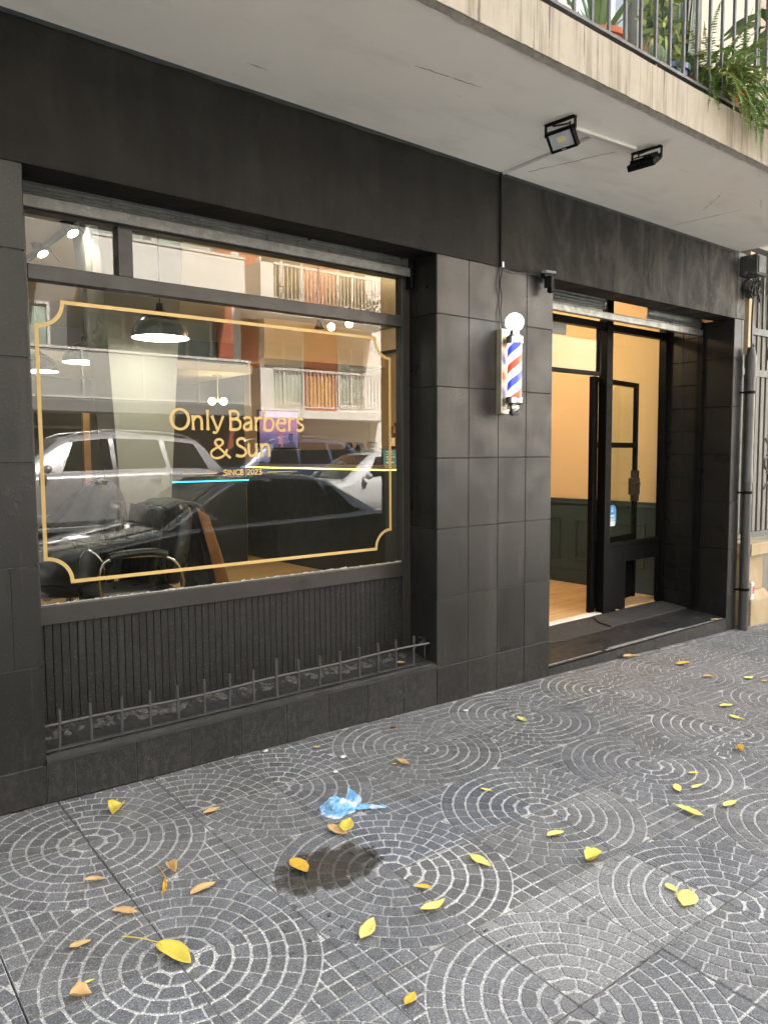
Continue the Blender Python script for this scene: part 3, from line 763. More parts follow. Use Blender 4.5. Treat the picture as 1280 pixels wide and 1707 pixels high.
# ---------------------------------------------------------------- interior of the shop
FZ, CZ = .03, 2.95
def wood_floor():
    m, t, b, v = base_mat('oak_floor')
    br = _n(t, 'ShaderNodeTexBrick'); br.offset = .37
    br.inputs['Scale'].default_value = 1; br.inputs['Brick Width'].default_value = 1.2; br.inputs['Row Height'].default_value = .14
    br.inputs['Mortar Size'].default_value = .0016; br.inputs['Color1'].default_value = (.70,.48,.25,1); br.inputs['Color2'].default_value = (.60,.40,.20,1); br.inputs['Mortar'].default_value = (.12,.07,.03,1)
    t.links.new(v, br.inputs['Vector'])
    g = ramp(t, noise(t, v, 3, 6, .65, .4, (1.2,16,1)), [(.3, .70), (.7, 1.3)])
    t.links.new(mix(t, 1.0, br.outputs[0], g, 'MULTIPLY'), b.inputs['Base Color']); b.inputs['Roughness'].default_value = .38
    return m
b = MB(); b.box(-.9, 6.36, .63, 6.8, -.3, FZ); b.box(-.9, 3.37, .302, .63, -.3, FZ); struct(b.build('floor', wood_floor()))
PEACH = M('peach_wall_paint', (.66,.50,.31), .8, var=.03, vs=2)
GREYW = M('grey_wall_paint', (.30,.29,.26), .8, var=.05, vs=2)
WHITEC = M('white_ceiling', (.66,.66,.63), .85, var=.03, vs=2)
b = MB(); b.box(-.9, 6.36, .301, 6.8, CZ, ZS+.179); struct(b.build('ceiling', WHITEC))
b = MB(); b.box(6.36, 6.41, .62, 6.9, -.3, CZ); struct(b.build('wall_right', PEACH))
DARKW = M('dark_wall_paint', (.075,.08,.075), .7, var=.05, vs=2)
b = MB(); b.box(5.40, 6.41, 6.8, 6.9, -.3, CZ); struct(b.build('wall_back', PEACH))
b = MB(); b.box(-1.0, 5.399, 6.8, 6.9, -.3, CZ); struct(b.build('wall_back_dark', DARKW))
b = MB(); b.box(-1.0, -.9, .3, 6.8, -.3, CZ); struct(b.build('wall_left', DARKW))
b = MB(); b.box(3.401, X3-.02, .621, .70, -.3, CZ); b.box(2.915, 3.399, .272, .30, -.3, CZ); b.box(3.37,3.399,.301,.70,-.3,CZ); b.box(-.9, X2+.08, .2902, .33, -.3, .654); struct(b.build('wall_front', PEACH))
# timber panelling on the right wall
GREEN = M('dark_green_panelling', (.028,.048,.056), .5, var=.08, vs=6)
b = MB(); b.box(6.335, 6.3598, .62, 6.79, FZ, .845); b.box(6.325, 6.3598, .62, 6.79, FZ, .155); b.box(6.318, 6.3598, .62, 6.79, .845, .868); b.box(6.328,6.3598,.62,6.79,.868,.898)
wain = tag(b.build('wainscot', GREEN, None, bevel=.004), 'dark green wainscot with moulded frames below the peach wall', 'panelling')
for k in range(5):
    y0, y1, z0, z1 = .84+.98*k, 1.64+.98*k, .27, .70; b = MB()
    for (ya, yb, za, zb) in ((y0,y1,z0,z0+.028),(y0,y1,z1-.028,z1),(y0,y0+.028,z0+.028,z1-.028),(y1-.028,y1,z0+.028,z1-.028)): b.box(6.322, 6.3352, ya, yb, za, zb)
    b.build('moulding', GREEN, wain, bevel=.005)
# beam and lowered back ceiling
b = MB(); b.box(4.55, 6.359, 4.72, 5.3, 2.49, CZ-.002); tag(b.build('beam', PEACH), 'peach ceiling beam across the back of the barber shop', 'beam', kind='structure')
b = MB(); b.box(-.89, 4.54, 5.0, 6.79, 2.33, 2.42); tag(b.build('lowered_ceiling', WHITEC), 'lowered pale ceiling at the back of the barber shop', 'ceiling', kind='structure')
# tapered column
b = MB(); z0, z1 = FZ, CZ-.001
def colx(z): return 1.90-.052*(z-.0)/1.0+.0, 2.125+.075*z
vs = []
for z in (z0, z1):
    a, c = colx(z); vs += [(a,2.02,z),(c,2.02,z),(c,2.02+.12+.14*z,z),(a,2.02+.12+.14*z,z)]
b.add(vs, [(0,3,2,1),(4,5,6,7),(0,1,5,4),(1,2,6,5),(2,3,7,6),(3,0,4,7)])
tag(b.build('column', M('column_paint', (.33,.32,.285), .7, var=.05, vs=2)), 'pale column tapering downwards behind the salon chairs', 'column')
# reception counter
TEAL = M('dark_teal_front', (.010,.017,.019), .45, var=.1, vs=5)
b = MB(); b.box(4.87, 6.32, 2.90, 5.80, FZ, 1.215)
cnt = tag(b.build('reception_counter', TEAL, None, bevel=.004), 'dark teal reception counter with a yellow light strip', 'counter')
b = MB(); b.box(4.855, 6.32, 2.885, 5.80, 1.216, 1.245); b.build('countertop', M('counter_wood', (.28,.19,.10), .5), cnt, bevel=.003)
b = MB(); b.box(4.93, 6.3, 3.12, 5.7, 1.2455, 1.415); b.build('upper_shelf', M('dark_shelf', (.018,.014,.011), .5), cnt, bevel=.004)
b = MB(); b.box(4.858, 4.869, 2.89, 5.79, 1.192, 1.204); b.box(4.858, 6.31, 2.888, 2.899, 1.192, 1.204); b.build('light_strip', emit_mat('yellow_led', (.95,.85,.16), 4.0), cnt)
def lathe_thing(name, prof, c, mat, label, cat, group=None, n=20):
    b = MB(); b.lathe(prof, c, n); return tag(b.build(name, mat, None, smooth=40), label, cat, group)
DG = M('dark_glass', (.012,.012,.012), .12, var=.05)
RED = M('red_glass', (.22,.02,.02), .15, var=.05); CREAM = M('cream_label', (.62,.55,.42), .5); AMB = M('amber_liquid', (.35,.15,.03), .15)
BOT = [(.034,0),(.036,.01),(.036,.13),(.030,.155),(.013,.175),(.012,.215),(.015,.216),(.015,.24),(.0001,.241)]
bt = lathe_thing('bottle', BOT, (5.225,3.22,1.4155), DG, 'dark round bottle with cream body on the counter shelf', 'bottle', 'bottles on the counter')
b = MB(); b.lathe([(.0372,.03),(.0374,.031),(.0374,.12),(.0372,.121)], (5.225,3.22,1.4155), 20); b.build('label_band', CREAM, bt)
bt = lathe_thing('bottle', BOT, (5.32,3.25,1.4155), RED, 'red bottle with a square red cap on the counter shelf', 'bottle', 'bottles on the counter')
b = MB(); b.box(5.302,5.338,3.232,3.268,1.658,1.70); b.build('cap', RED, bt)
bt = lathe_thing('bottle', [(.05,0),(.052,.01),(.052,.10),(.03,.13),(.02,.15),(.03,.19),(.0001,.195)], (5.42,3.28,1.4155), AMB, 'squat amber bottle with cream stopper beside the red bottle', 'bottle', 'bottles on the counter')
b = MB(); b.sphere((5.42,3.28,1.63), .024); b.build('stopper', CREAM, bt, smooth=60)
for k, (y, nm, mt) in enumerate(((3.3,'orange faced jar lying on its side at the end of the row',AMB),(3.55,'pale pink tin on its side next to the orange jar',M('pink_tin',(.6,.35,.3),.5)),(3.75,'cream tin on its side at the back of the row',CREAM))):
    Rj = Matrix.Rotation(rad(90), 3, 'Y'); b = MB(); b.lathe([(.036,-.05),(.038,-.048),(.038,.05),(.036,.052)], (5.02,y,1.4155+.039), 20, Rj)
    j = tag(b.build('jar', BLKMETAL, None, smooth=40), nm, 'jar', 'jars lying on the counter shelf')
    b = MB(); b.lathe([(.033,-.052),(.033,-.0502)], (5.02,y,1.4155+.039), 20, Rj); b.build('lid', mt, j)
# blue card on the counter
b = MB(); b.obox((5.085,3.085,1.325), (.15,.006,.16), (rad(-6),0,rad(-12)))
BLUE = M('blue_card', (.05,.20,.30), .5)
card = tag(b.build('notice_card', BLUE), 'blue printed card leaning on the reception counter', 'card')
b = MB()
for (u, z, w_, h) in ((0,1.385,.07,.012),(0,1.358,.09,.006),(-.03,1.33,.03,.013),(.01,1.33,.03,.013),(.045,1.33,.02,.013),(-.01,1.306,.06,.012),(0,1.272,.09,.018)):
    b.obox((5.085+u, 3.080+(1.325-z)*-.1+u*-.21-.0012, z), (w_,.002,h), (rad(-6),0,rad(-12)))
b.build('print', CREAM, card)
# wall picture: a plain sunset view
def pic_mat():
    m, t, b, v = base_mat('picture_print')
    sx = _n(t, 'ShaderNodeSeparateXYZ'); t.links.new(v, sx.inputs[0])
    z = maths(t, 'ADD', maths(t, 'DIVIDE', maths(t, 'SUBTRACT', sx.outputs[2], 1.46), .56), maths(t, 'MULTIPLY', maths(t, 'SUBTRACT', noise(t, v, 3, 4, .5, 0, (1,1,6)), .5), .10))
    c = ramp(t, z, [(0, (.06,.05,.10)), (.18, (.13,.08,.16)), (.32, (.16,.13,.36)), (.44, (.42,.20,.36)), (.6, (.55,.26,.42)), (1, (.42,.22,.50))])
    t.links.new(c, b.inputs['Base Color']); b.inputs['Roughness'].default_value = .4
    b.inputs['Emission Strength'].default_value = .55*LK; t.links.new(c, b.inputs['Emission Color'])
    return m
b = MB(); b.box(5.60,6.30,6.75,6.799,1.44,2.02)
pc = tag(b.build('wall_screen', BLKMETAL, None, bevel=.004), 'lit wall screen with a purple sunset picture on the back wall', 'screen')
b = MB(); b.box(5.62,6.28,6.744,6.7495,1.46,2.00); b.build('display', pic_mat(), pc)
b = MB(); b.obox((5.97,6.742,1.64), (.07,.003,.24)); b.obox((5.99,6.742,1.52), (.03,.003,.10)); b.build('figure', emit_mat('pink_shape', (.55,.16,.25), .6), pc)
DSH = emit_mat('dark_shape', (.05,.03,.10), .6)
for c_, z_ in (((5.80,6.742,1.55),(.10,.003,.05)),((6.15,6.742,1.60),(.07,.003,.14))):
    b = MB(); b.obox(c_, z_); b.build('chair_shape', DSH, pc)
# cyan strip on a styling shelf, wooden mirror frame
b = MB(); b.box(2.6,4.46,5.0,5.28,1.06,1.10); shf = tag(b.build('styling_shelf', TEAL), 'dark styling shelf edged with a cyan light strip', 'shelf')
b = MB(); b.box(2.61,4.455,4.985,4.998,1.052,1.064); b.build('light_strip', emit_mat('cyan_led', (.05,.62,.95), 3.0), shf)
b = MB(); b.box(2.62,4.44,5.02,5.26,FZ,1.06); b.build('cabinet', TEAL, shf)
b = MB(); b.box(2.225,2.285,3.98,4.03,FZ,1.75)
tag(b.build('wooden_post', M('tan_wood', (.26,.145,.06), .5), None, bevel=.004), 'slim upright tan wooden post at the left of the shop', 'post')
b = MB(); b.box(6.12,6.358,4.2,4.70,2.66,2.93); ac = tag(b.build('air_conditioner', M('white_casing', (.7,.66,.58), .5), None, bevel=.015), 'white air conditioner high on the peach right wall', 'air conditioner')
b = MB(); b.box(6.13,6.30,4.21,4.69,2.655,2.662); b.build('vent', BLKMETAL, ac)

def point(name, loc, e, col, r=.04):
    l = bpy.data.lights.new(name, 'POINT'); l.energy = e*LK; l.color = col; l.shadow_soft_size = r
    o = bpy.data.objects.new(name, l); C.objects.link(o); o.location = loc; return o
# pendants
WARMW = (1, .86, .66); WARM = (1, .62, .28)
DOMEI = M('enamel_painted_glow', (.85,.85,.80), .4, emit=((1,.93,.8), 8)); DOMEB = M('black_enamel', (.02,.02,.02), .25)  # lining emits by itself, standing in for the bulb's light on it
BULB = emit_mat('lamp_white', (1,.92,.78), 14)
def pendant(x, y, z, lab):
    p = thing('pendant_lamp', lab, 'lamp', (x,y,z), 'black dome pendants in a row')
    out = [(.182,0),(.178,.035),(.16,.08),(.125,.125),(.075,.16),(.028,.178),(.022,.22),(.0001,.222)]
    b = MB(); b.lathe(out, (x,y,z), 36, None, False); sh_ = b.build('shade', DOMEB, p, smooth=50)
    b = MB(); b.lathe([(.178,.0015),(.172,.033),(.154,.076),(.12,.119),(.07,.152),(.0001,.168)], (x,y,z), 36, None, False); b.build('shade_lining', DOMEI, p, smooth=60)
    b = MB(); b.sphere((x,y,z+.055), .045); b.build('bulb', BULB, p, smooth=60)
    b = MB(); b.tube([(x,y,z+.22),(x,y,CZ)], .004, 6); b.build('cord', RUBBER, p)
    point('pendant_light', (x,y,z-.02), .9, WARMW, .08)
pendant(2.003,1.651,2.12,'black dome pendant nearest the window, hanging before the column')
pendant(2.14,3.604,2.16,'black dome pendant left of the column, behind the nearest one')
pendant(2.053,4.707,2.175,'farthest black dome pendant, cut by the left pier')
# track spots
tr = thing('track_light', 'black ceiling track with two lit spotlights at the upper left pane', 'lamp', (1.6,2.9,CZ))
b = MB(); b.box(1.66,1.70,1.5,4.6,CZ-.035,CZ-.001); b.build('track', BLKMETAL, tr)
for (x,y,z) in ((1.674,2.31,2.90-.02),(1.661,2.99,2.90-.02)):
    ax = Vector((.35,-.45,-.82)).normalized(); Rs = ax.to_track_quat('Z','Y').to_matrix(); c = Vector((x,y,z))-ax*.02
    b = MB(); b.lathe([(.018,-.12),(.032,-.11),(.038,-.02),(.044,.0),(.044,.03),(.040,.031)], c, 24, Rs); sp = b.build('spotlight', BLKMETAL, tr, smooth=40)
    b = MB(); b.lathe([(.039,.024),(.039,.0325)], c, 24, Rs); b.build('lens', emit_mat('spot_lens', (1,.95,.85), 22), sp)
    b = MB(); b.tube(cat_rom([c-ax*.11, c-ax*.13+Vector((.05,0,.0)), Vector((x+.12,y-.02,z-.05)), Vector((x+.05,y,CZ-.03))], 5), .004, 6); b.build('cable', RUBBER, sp)
    l = bpy.data.lights.new('track_spot', 'SPOT'); l.energy = 9*LK; l.color = WARMW; l.spot_size = rad(70); l.shadow_soft_size = .04
    o = bpy.data.objects.new('track_spot', l); C.objects.link(o); o.location = c+ax*.05; o.rotation_euler = (-ax).to_track_quat('Z','Y').to_euler()
# warm bulbs
wl = thing('bulb_lamp', 'ceiling lamp with two warm bare bulbs near the right of the window', 'lamp', (3.85,2.25,CZ))
b = MB(); b.tube([(3.72,2.36,CZ),(3.72,2.36,2.52)], .006, 8); b.tube([(3.72,2.36,2.52),(3.93,2.19,2.52)], .006, 8); b.lathe([(.012,.08),(.045,0),(.0001,.001)], (3.72,2.36,2.44), 16); b.build('stem', BLKMETAL, wl)
for (x,y,z) in ((3.80,2.296,2.453),(3.92,2.20,2.478)):
    b = MB(); b.sphere((x,y,z), .032); b.build('bulb', emit_mat('warm_bulb', (1,.72,.36), 30), wl, smooth=60)
    point('bulb_light', (x,y,z-.05), 4.5, WARM, .035)
gl_ = thing('globe_lamp', 'brass two globe lamp hanging at the back of the shop', 'lamp', (4.0,5.45,2.33))
gx, gy, gzz = 4.28, 5.40, 2.012
b = MB(); b.tube([(gx,gy,2.33),(gx,gy,gzz)], .006, 8); b.tube([(gx-.06,gy+.01,gzz),(gx+.06,gy-.05,gzz)], .006, 8); b.lathe([(.06,-.015),(.06,0)], (gx,gy,2.33), 20); b.build('stem', BRASS, gl_)
for s_ in (-1, 1):
    b = MB(); b.sphere((gx+.062*s_, gy-.03*s_, gzz), .046); b.build('globe', emit_mat('globe_glow', (1,.80,.42), 10), gl_, smooth=60)
point('globe_light', (gx,gy-.12,gzz-.06), 5, WARM, .08)
# downlight by the door that colours the entrance wall
dl = thing('downlight', 'round warm downlight in the ceiling inside the entrance', 'lamp', (4.9,1.7,CZ))
b = MB(); b.lathe([(.06,0),(.07,-.004),(.085,-.006),(.085,0)], (4.9,1.7,CZ), 24); b.build('trim', WHITEPL, dl)
b = MB(); b.lathe([(.058,-.003),(.0001,-.0035)], (4.9,1.7,CZ), 24); b.build('lens', emit_mat('downlight_glow', (1,.7,.36), 12), dl)
point('downlight_light', (4.9,1.7,CZ-.12), 72, (1,.70,.40), .08)

# salon chairs
def salon_chair(x, y, face, label):
    """face = angle of the direction the sitter looks"""
    t_ = thing('salon_chair', label, 'chair', (x,y,FZ), 'salon chairs')
    R_ = Matrix.Rotation(face, 3, 'Z'); O = Vector((x,y,FZ))
    W_ = lambda a, b_, c: O + R_ @ Vector((a,b_,c))
    def tr_(b): b.v = [tuple(W_(*p)) for p in b.v]; return b
    def cushion(b, cx, cz, sx, sy, sz, tilt=0):
        n = 10
        def f(u, v):
            a, e = -pi+2*pi*u, -pi/2+pi*v
            q = lambda c_, p: math.copysign(abs(c_)**p, c_)
            p = Vector((sx/2*q(cos(e),.45)*q(cos(a),.4), sy/2*q(cos(e),.45)*q(sin(a),.4), sz/2*q(sin(e),.6)))
            p = Matrix.Rotation(tilt, 3, 'Y') @ p; return (cx+p.x, p.y, cz+p.z)
        b.grid(f, 32, 12)
    b = MB(); cushion(b, .0, .50, .52, .50, .13); tr_(b).build('seat', LEATHER, t_, smooth=50)
    b = MB(); cushion(b, -.27, .80, .11, .48, .50, rad(-10)); tr_(b).build('backrest', LEATHER, t_, smooth=50)
    for s_ in (-1, 1):
        yy = s_*.29
        b = MB(); b.tube(cat_rom([(.18,yy*.9,.46),(.22,yy,.62),(.20,yy,.73),(.12,yy,.765),(-.12,yy,.76),(-.22,yy,.70),(-.25,yy,.58),(-.2,yy*.9,.46)], 5), .0105, 10); tr_(b).build('arm_frame', CHROME, t_, smooth=50)
        b = MB(); b.tube(cat_rom([(.16,yy,.772),(.05,yy,.785),(-.08,yy,.785),(-.16,yy,.765)], 5), [.023]*16, 10); tr_(b).build('armrest', LEATHER, t_, smooth=50)
    b = MB(); b.lathe([(.27,0),(.27,.015),(.05,.04),(.032,.06),(.032,.43),(.0001,.431)], (0,0,0), 28); tr_(b).build('pedestal', CHROME, t_, smooth=40)
    return t_
salon_chair(1.63,1.36,pi-.12,'black salon chair close to the window, long dark coat over its back')
salon_chair(1.48,1.98,pi*.86,'black salon chair behind, covered by a black cape')
# coat hung on the nearer chair: a draped sheet over the backrest
def drape(u, v):
    a = (u-.5)                        # across the backrest
    yy = 1.36+.09 + a*.50*(1+.15*v) ; L = v
    if L < .3: px, pz = 1.83+.22*(L/.3), 1.06+.03*sin(pi*L/.3)
    else:
        k = (L-.3)/.7; px, pz = 2.05+.06*k+.05*sin(k*2), 1.05-.68*k
    px += .018*sin(a*24)*min(1, v*1.5) + .012*sin(a*43+1)
    return (px, yy - .0, pz - .04*abs(a)**1.5 + .012*mnoise.noise((a*6, v*4, 0)))
b = MB(); b.grid(drape, 40, 40); coat = tag(b.build('coat', CLOTHB, None, smooth=60, solid=.012), 'long black coat with tan lining hanging over the near salon chair', 'coat')
def drape_in(u, v):
    a = -.52 - .13*u*(.3+v); yy = 1.36+.09 + a*.56; k = v
    return (1.99+.10*k+.06*sin(k*2)+.07*u, yy, 1.05-.75*k-.05*u)
b = MB(); b.grid(drape_in, 8, 24); b.build('lining', TAN, coat, smooth=60, solid=.008)
for k in range(3):
    b = MB(); b.lathe([(.012,0),(.012,.006)], (1.80+.13, 1.20, .92-.1*k), 14, Matrix.Rotation(rad(90), 3, 'X')); b.build('button', DG, coat)
# front faces of the coat
def drape_f(u, v):
    a = u-.5
    return (1.80 - .08*v + .014*sin(a*22+v*2), 1.45 + a*(.46+.10*v), 1.055 - .50*v + .01*mnoise.noise((a*7, v*5, 2)))
b = MB(); b.grid(drape_f, 30, 24); b.build('front', CLOTHB, coat, smooth=60, solid=.010)
# cape over the second chair
def cape(u, v):
    ang = 2*pi*u; r = .10 + .40*v**.75
    z = 1.19 - .50*v - .12*v*v
    r *= 1 + .10*sin(ang*7+1)*v + .06*sin(ang*3)*v
    return (1.50+.18*(1-v) + r*cos(ang)*.78, 1.98-.08*(1-v) + r*sin(ang)*.62, z + .02*mnoise.noise((cos(ang)*2, sin(ang)*2, v*3)))
b = MB(); b.grid(cape, 72, 18); b.grid(lambda u, v: tuple(Vector((1.68,1.90,1.19)) + (Vector(cape(u, 0))-Vector((1.68,1.90,1.19)))*v + Vector((0,0,.03*(1-v)))), 72, 4)
tag(b.build('cape', M('nylon_cape', (.022,.022,.024), .45, var=.3, vs=10), None, smooth=70, solid=.006), 'black nylon cape draped over the farther salon chair', 'cape')
# a seat and the customer whose shin and trainer show past the pier
b = MB(); b.box(1.0,1.62,3.25,3.8,FZ+.36,FZ+.50); st_ = tag(b.build('waiting_seat', LEATHER, None, bevel=.03), 'black waiting seat with a person on it behind the left pier', 'seat')
b = MB(); b.box(.92,1.06,3.27,3.78,FZ+.49,FZ+.98); b.build('backrest', LEATHER, st_, bevel=.03)
b = MB(); b.box(1.05,1.58,3.3,3.75,FZ,FZ+.36); b.build('base', BLKMETAL, st_)
def skin(name, chain, mat, parent=None, lv=2):
    """chain: list of (point, radius, parent index)"""
    me = bpy.data.meshes.new(name); me.from_pydata([c[0] for c in chain], [(i, c[2]) for i, c in enumerate(chain) if c[2] is not None], [])
    me.materials.append(mat); o = bpy.data.objects.new(name, me); C.objects.link(o)
    k = o.modifiers.new('skin', 'SKIN'); k.use_smooth_shade = True
    bpy.context.view_layer.update()
    sv = me.skin_vertices[0].data
    for i, c in enumerate(chain):
        sv[i].radius = (c[1], c[1]*(c[3] if len(c) > 3 else 1)); sv[i].use_root = (i == 0)
    s_ = o.modifiers.new('sub', 'SUBSURF'); s_.levels = s_.render_levels = lv
    if parent: child(o, parent)
    return o
SKINM = M('skin', (.52,.30,.21), .5, var=.05, vs=10); JEAN = M('pale_denim', (.22,.29,.36), .85, var=.15, vs=30, bump=.2, bs=200); SHOE = M('white_trainer', (.62,.61,.57), .6)
TOP = M('olive_jumper', (.14,.13,.09), .9, var=.1, vs=30)
px, py, pz = 1.17, 3.52, FZ+.50
per = thing('person', 'seated person in pale jeans and white trainers, one ankle crossed over the knee', 'person', (px,py,FZ))
ch = [((px,py,pz+.12),.13,None,.8),((px-.02,py,pz+.32),.13,0,.75),((px-.05,py,pz+.50),.15,1,.65),((px-.04,py,pz+.60),.055,2),((px-.01,py,pz+.68),.055,3),((px+.01,py,pz+.76),.088,4,.85),((px+.01,py,pz+.84),.075,5,.85),
      ((px-.05,py-.17,pz+.52),.055,2),((px-.02,py-.22,pz+.27),.042,7),((px+.18,py-.14,pz+.17),.032,8),((px+.28,py-.08,pz+.16),.028,9),
      ((px-.05,py+.17,pz+.52),.055,2),((px-.02,py+.22,pz+.27),.042,11),((px+.18,py+.14,pz+.17),.032,12),((px+.28,py+.08,pz+.16),.028,13)]
for k in range(5):
    ch.append(((px+.33+.012*(k % 2), py-.10+.016*k, pz+.17-.006*k), .010, 10)); ch.append(((px+.37, py-.10+.016*k, pz+.145), .008, len(ch)-1))
skin('body', ch, SKINM, per)
skin('jumper', [((px,py,pz+.13),.15,None,.85),((px-.02,py,pz+.32),.15,0,.78),((px-.05,py,pz+.50),.165,1,.68),((px-.045,py,pz+.565),.08,2),
     ((px-.05,py-.18,pz+.52),.07,2),((px-.02,py-.23,pz+.27),.056,4),((px+.16,py-.15,pz+.17),.045,5),((px-.05,py+.18,pz+.52),.07,2),((px-.02,py+.23,pz+.27),.056,7),((px+.16,py+.15,pz+.17),.045,8)], TOP, per)
skin('trousers', [((px,py,pz+.10),.15,None,.9),((px+.10,py-.10,pz+.11),.095,0),((px+.50,py-.14,pz+.12),.072,1),((px+.54,py-.14,pz-.08),.062,2),((px+.53,py-.14,pz-.36),.05,3),
     ((px+.10,py+.10,pz+.13),.095,0),((px+.44,py+.25,pz+.26),.075,5),((px+.56,py+.05,pz+.29),.060,6),((px+.64,py-.10,pz+.31),.048,7)], JEAN, per)
skin('trainer', [((px+.67,py-.135,pz+.32),.042,None),((px+.715,py-.17,pz+.33),.048,0),((px+.79,py-.20,pz+.345),.042,1),((px+.85,py-.22,pz+.36),.034,2)], SHOE, per)
skin('trainer', [((px+.53,py-.14,FZ+.09),.045,None),((px+.58,py-.14,FZ+.06),.045,0),((px+.68,py-.14,FZ+.05),.038,1),((px+.74,py-.14,FZ+.045),.030,2)], SHOE, per)
b = MB(); b.sphere((px-.01,py,pz+.84), .105, 20, (1,.86,.80)); b.build('hair', M('dark_hair', (.03,.02,.015), .6), per, smooth=60)
b = MB()
for s_ in (-1,1): b.sphere((px+.092,py+.03*s_,pz+.79), .012)
b.build('eyes', M('eye', (.05,.04,.03), .2), per, smooth=60)
b = MB(); b.sphere((px+.10,py,pz+.76), .018, 12, (1,.7,1.2)); b.sphere((px+.085,py,pz+.715), .018, 12, (.5,1.3,.4))
for s_ in (-1,1): b.sphere((px+.01,py+.078*s_,pz+.78), .022, 12, (.8,.35,1.3))
b.build('features', SKINM, per, smooth=60)

# ---------------------------------------------------------------- fittings on the facade
def stripe_mat():
    m, t, b, v = base_mat('barber_stripes')
    sx = _n(t, 'ShaderNodeSeparateXYZ'); t.links.new(v, sx.inputs[0])
    a = maths(t, 'ARCTAN2', maths(t, 'SUBTRACT', sx.outputs[1], PY), maths(t, 'SUBTRACT', sx.outputs[0], PX))
    h = maths(t, 'SUBTRACT', maths(t, 'DIVIDE', maths(t, 'SUBTRACT', sx.outputs[2], 1.70), .198), maths(t, 'DIVIDE', a, 2*pi))
    f = maths(t, 'FRACT', maths(t, 'ADD', h, 10+STOFF))
    c = ramp(t, f, [(0, (.035,.06,.55)), (.24, (.86,.86,.88)), (.5, (.75,.05,.02)), (.74, (.86,.86,.88))], 'CONSTANT')
    t.links.new(c, b.inputs['Base Color']); t.links.new(c, b.inputs['Emission Color']); b.inputs['Emission Strength'].default_value = .85*LK
    b.inputs['Roughness'].default_value = .3
    return m
PX, PY, STOFF = 3.42, -.105, .30
bp_ = thing('barber_pole', 'lit barber pole with red, white and blue stripes and white globe', 'barber pole', (PX,0,1.85))
b = MB(); b.box(3.375,3.452,-.048,-.0005,1.60,2.095); brk = b.build('bracket', BRASS, bp_, bevel=.004)
b = MB()
for z in (1.635, 2.045): b.box(PX-.02, PX+.02, PY+.03, -.046, z-.012, z+.012)
b.build('arm', CHROME, bp_, bevel=.003)
b = MB(); b.lathe([(.042,1.690),(.042,2.010)], (PX,PY,0), 36); b.build('striped_cylinder', stripe_mat(), bp_, smooth=40)
b = MB(); b.lathe([(.050,1.690),(.050,2.010)], (PX,PY,0), 36); b.build('glass_sleeve', glass_mat('sleeve_glass', (.98,.98,.98), .8), bp_, smooth=40)
b = MB(); b.lathe([(.030,2.082),(.030,2.055),(.046,2.052),(.052,2.044),(.052,2.012),(.056,2.010),(.056,2.004),(.044,2.003)][::-1], (PX,PY,0), 32)
b.build('cap', CHROME, bp_, smooth=35); b = MB(); b.lathe([(.0001,1.583),(.018,1.586),(.030,1.598),(.033,1.612),(.026,1.622),(.030,1.626),(.030,1.645),(.040,1.648),(.052,1.660),(.054,1.690),(.050,1.695),(.040,1.696)], (PX,PY,0), 32)
b.build('cap', CHROME, bp_, smooth=35)
b = MB(); b.sphere((PX,PY,2.128), .054, 32); b.build('globe', emit_mat('globe_white', (1,.98,.95), 5.5), bp_, smooth=60)
point('pole_light', (PX,PY-.075,2.128), 1.2, (1,.97,.92), .05)

# cable down the joint and over the tiles to the pole
b = MB(); b.tube(cat_rom([(3.418,-.012,2.462),(3.405,-.018,2.43),(3.392,-.016,2.36),(3.41,-.014,2.28),(3.398,-.016,2.20),(3.405,-.02,2.13),(3.412,-.03,2.09)], 8), .0042, 6)
tag(b.build('cable', RUBBER, None, smooth=60), 'thin black cable hanging down the tiles to the barber pole', 'cable')
b = MB(); b.tube(cat_rom([(3.42,-.015,2.458),(3.52,-.02,2.448),(3.62,-.02,2.455),(3.74,-.03,2.452)], 8), .0032, 6)
tag(b.build('cable', RUBBER, None, smooth=60), 'slack black wire along the bottom of the black fascia', 'cable')
b = MB(); b.box(3.394,3.412,-.020,-.0085,2.463,2.999)
tr_ = tag(b.build('cable_trunking', M('black_trunking', (.008,.008,.008), .7, spec=.2), None, bevel=.002), 'black trunking running straight up the fascia above the pole', 'trunking', 'cable trunking')
b = MB(); b.box(3.405,3.420,-.021,-.0085,2.458,2.49); b.build('end_piece', WHITEPL, tr_)
def trunk(p0, p1, w_, h, label, mat=WHITEPL):
    p0, p1 = Vector(p0), Vector(p1); d = (p1-p0); b = MB(); n_ = d.normalized().cross(Vector((0,0,1))).normalized()
    Rr = Matrix((d.normalized(), n_, Vector((0,0,1)))).transposed()
    b.obox((p0+p1)/2 - Vector((0,0,h/2+.0006)), (d.length, w_, h), Rr)
    return tag(b.build('cable_trunking', mat, None, bevel=.003), label, 'trunking', 'cable trunking')
trunk((3.41,-.012,ZS),(3.385,-.64,ZS),.022,.011,'grey trunking crossing the soffit from fascia to the lamps', M('painted_trunking',(.56,.55,.51),.7))
trunk((3.20,-.66,ZS),(3.69,-.70,ZS),.030,.018,'white trunking on the soffit between the two floodlights')
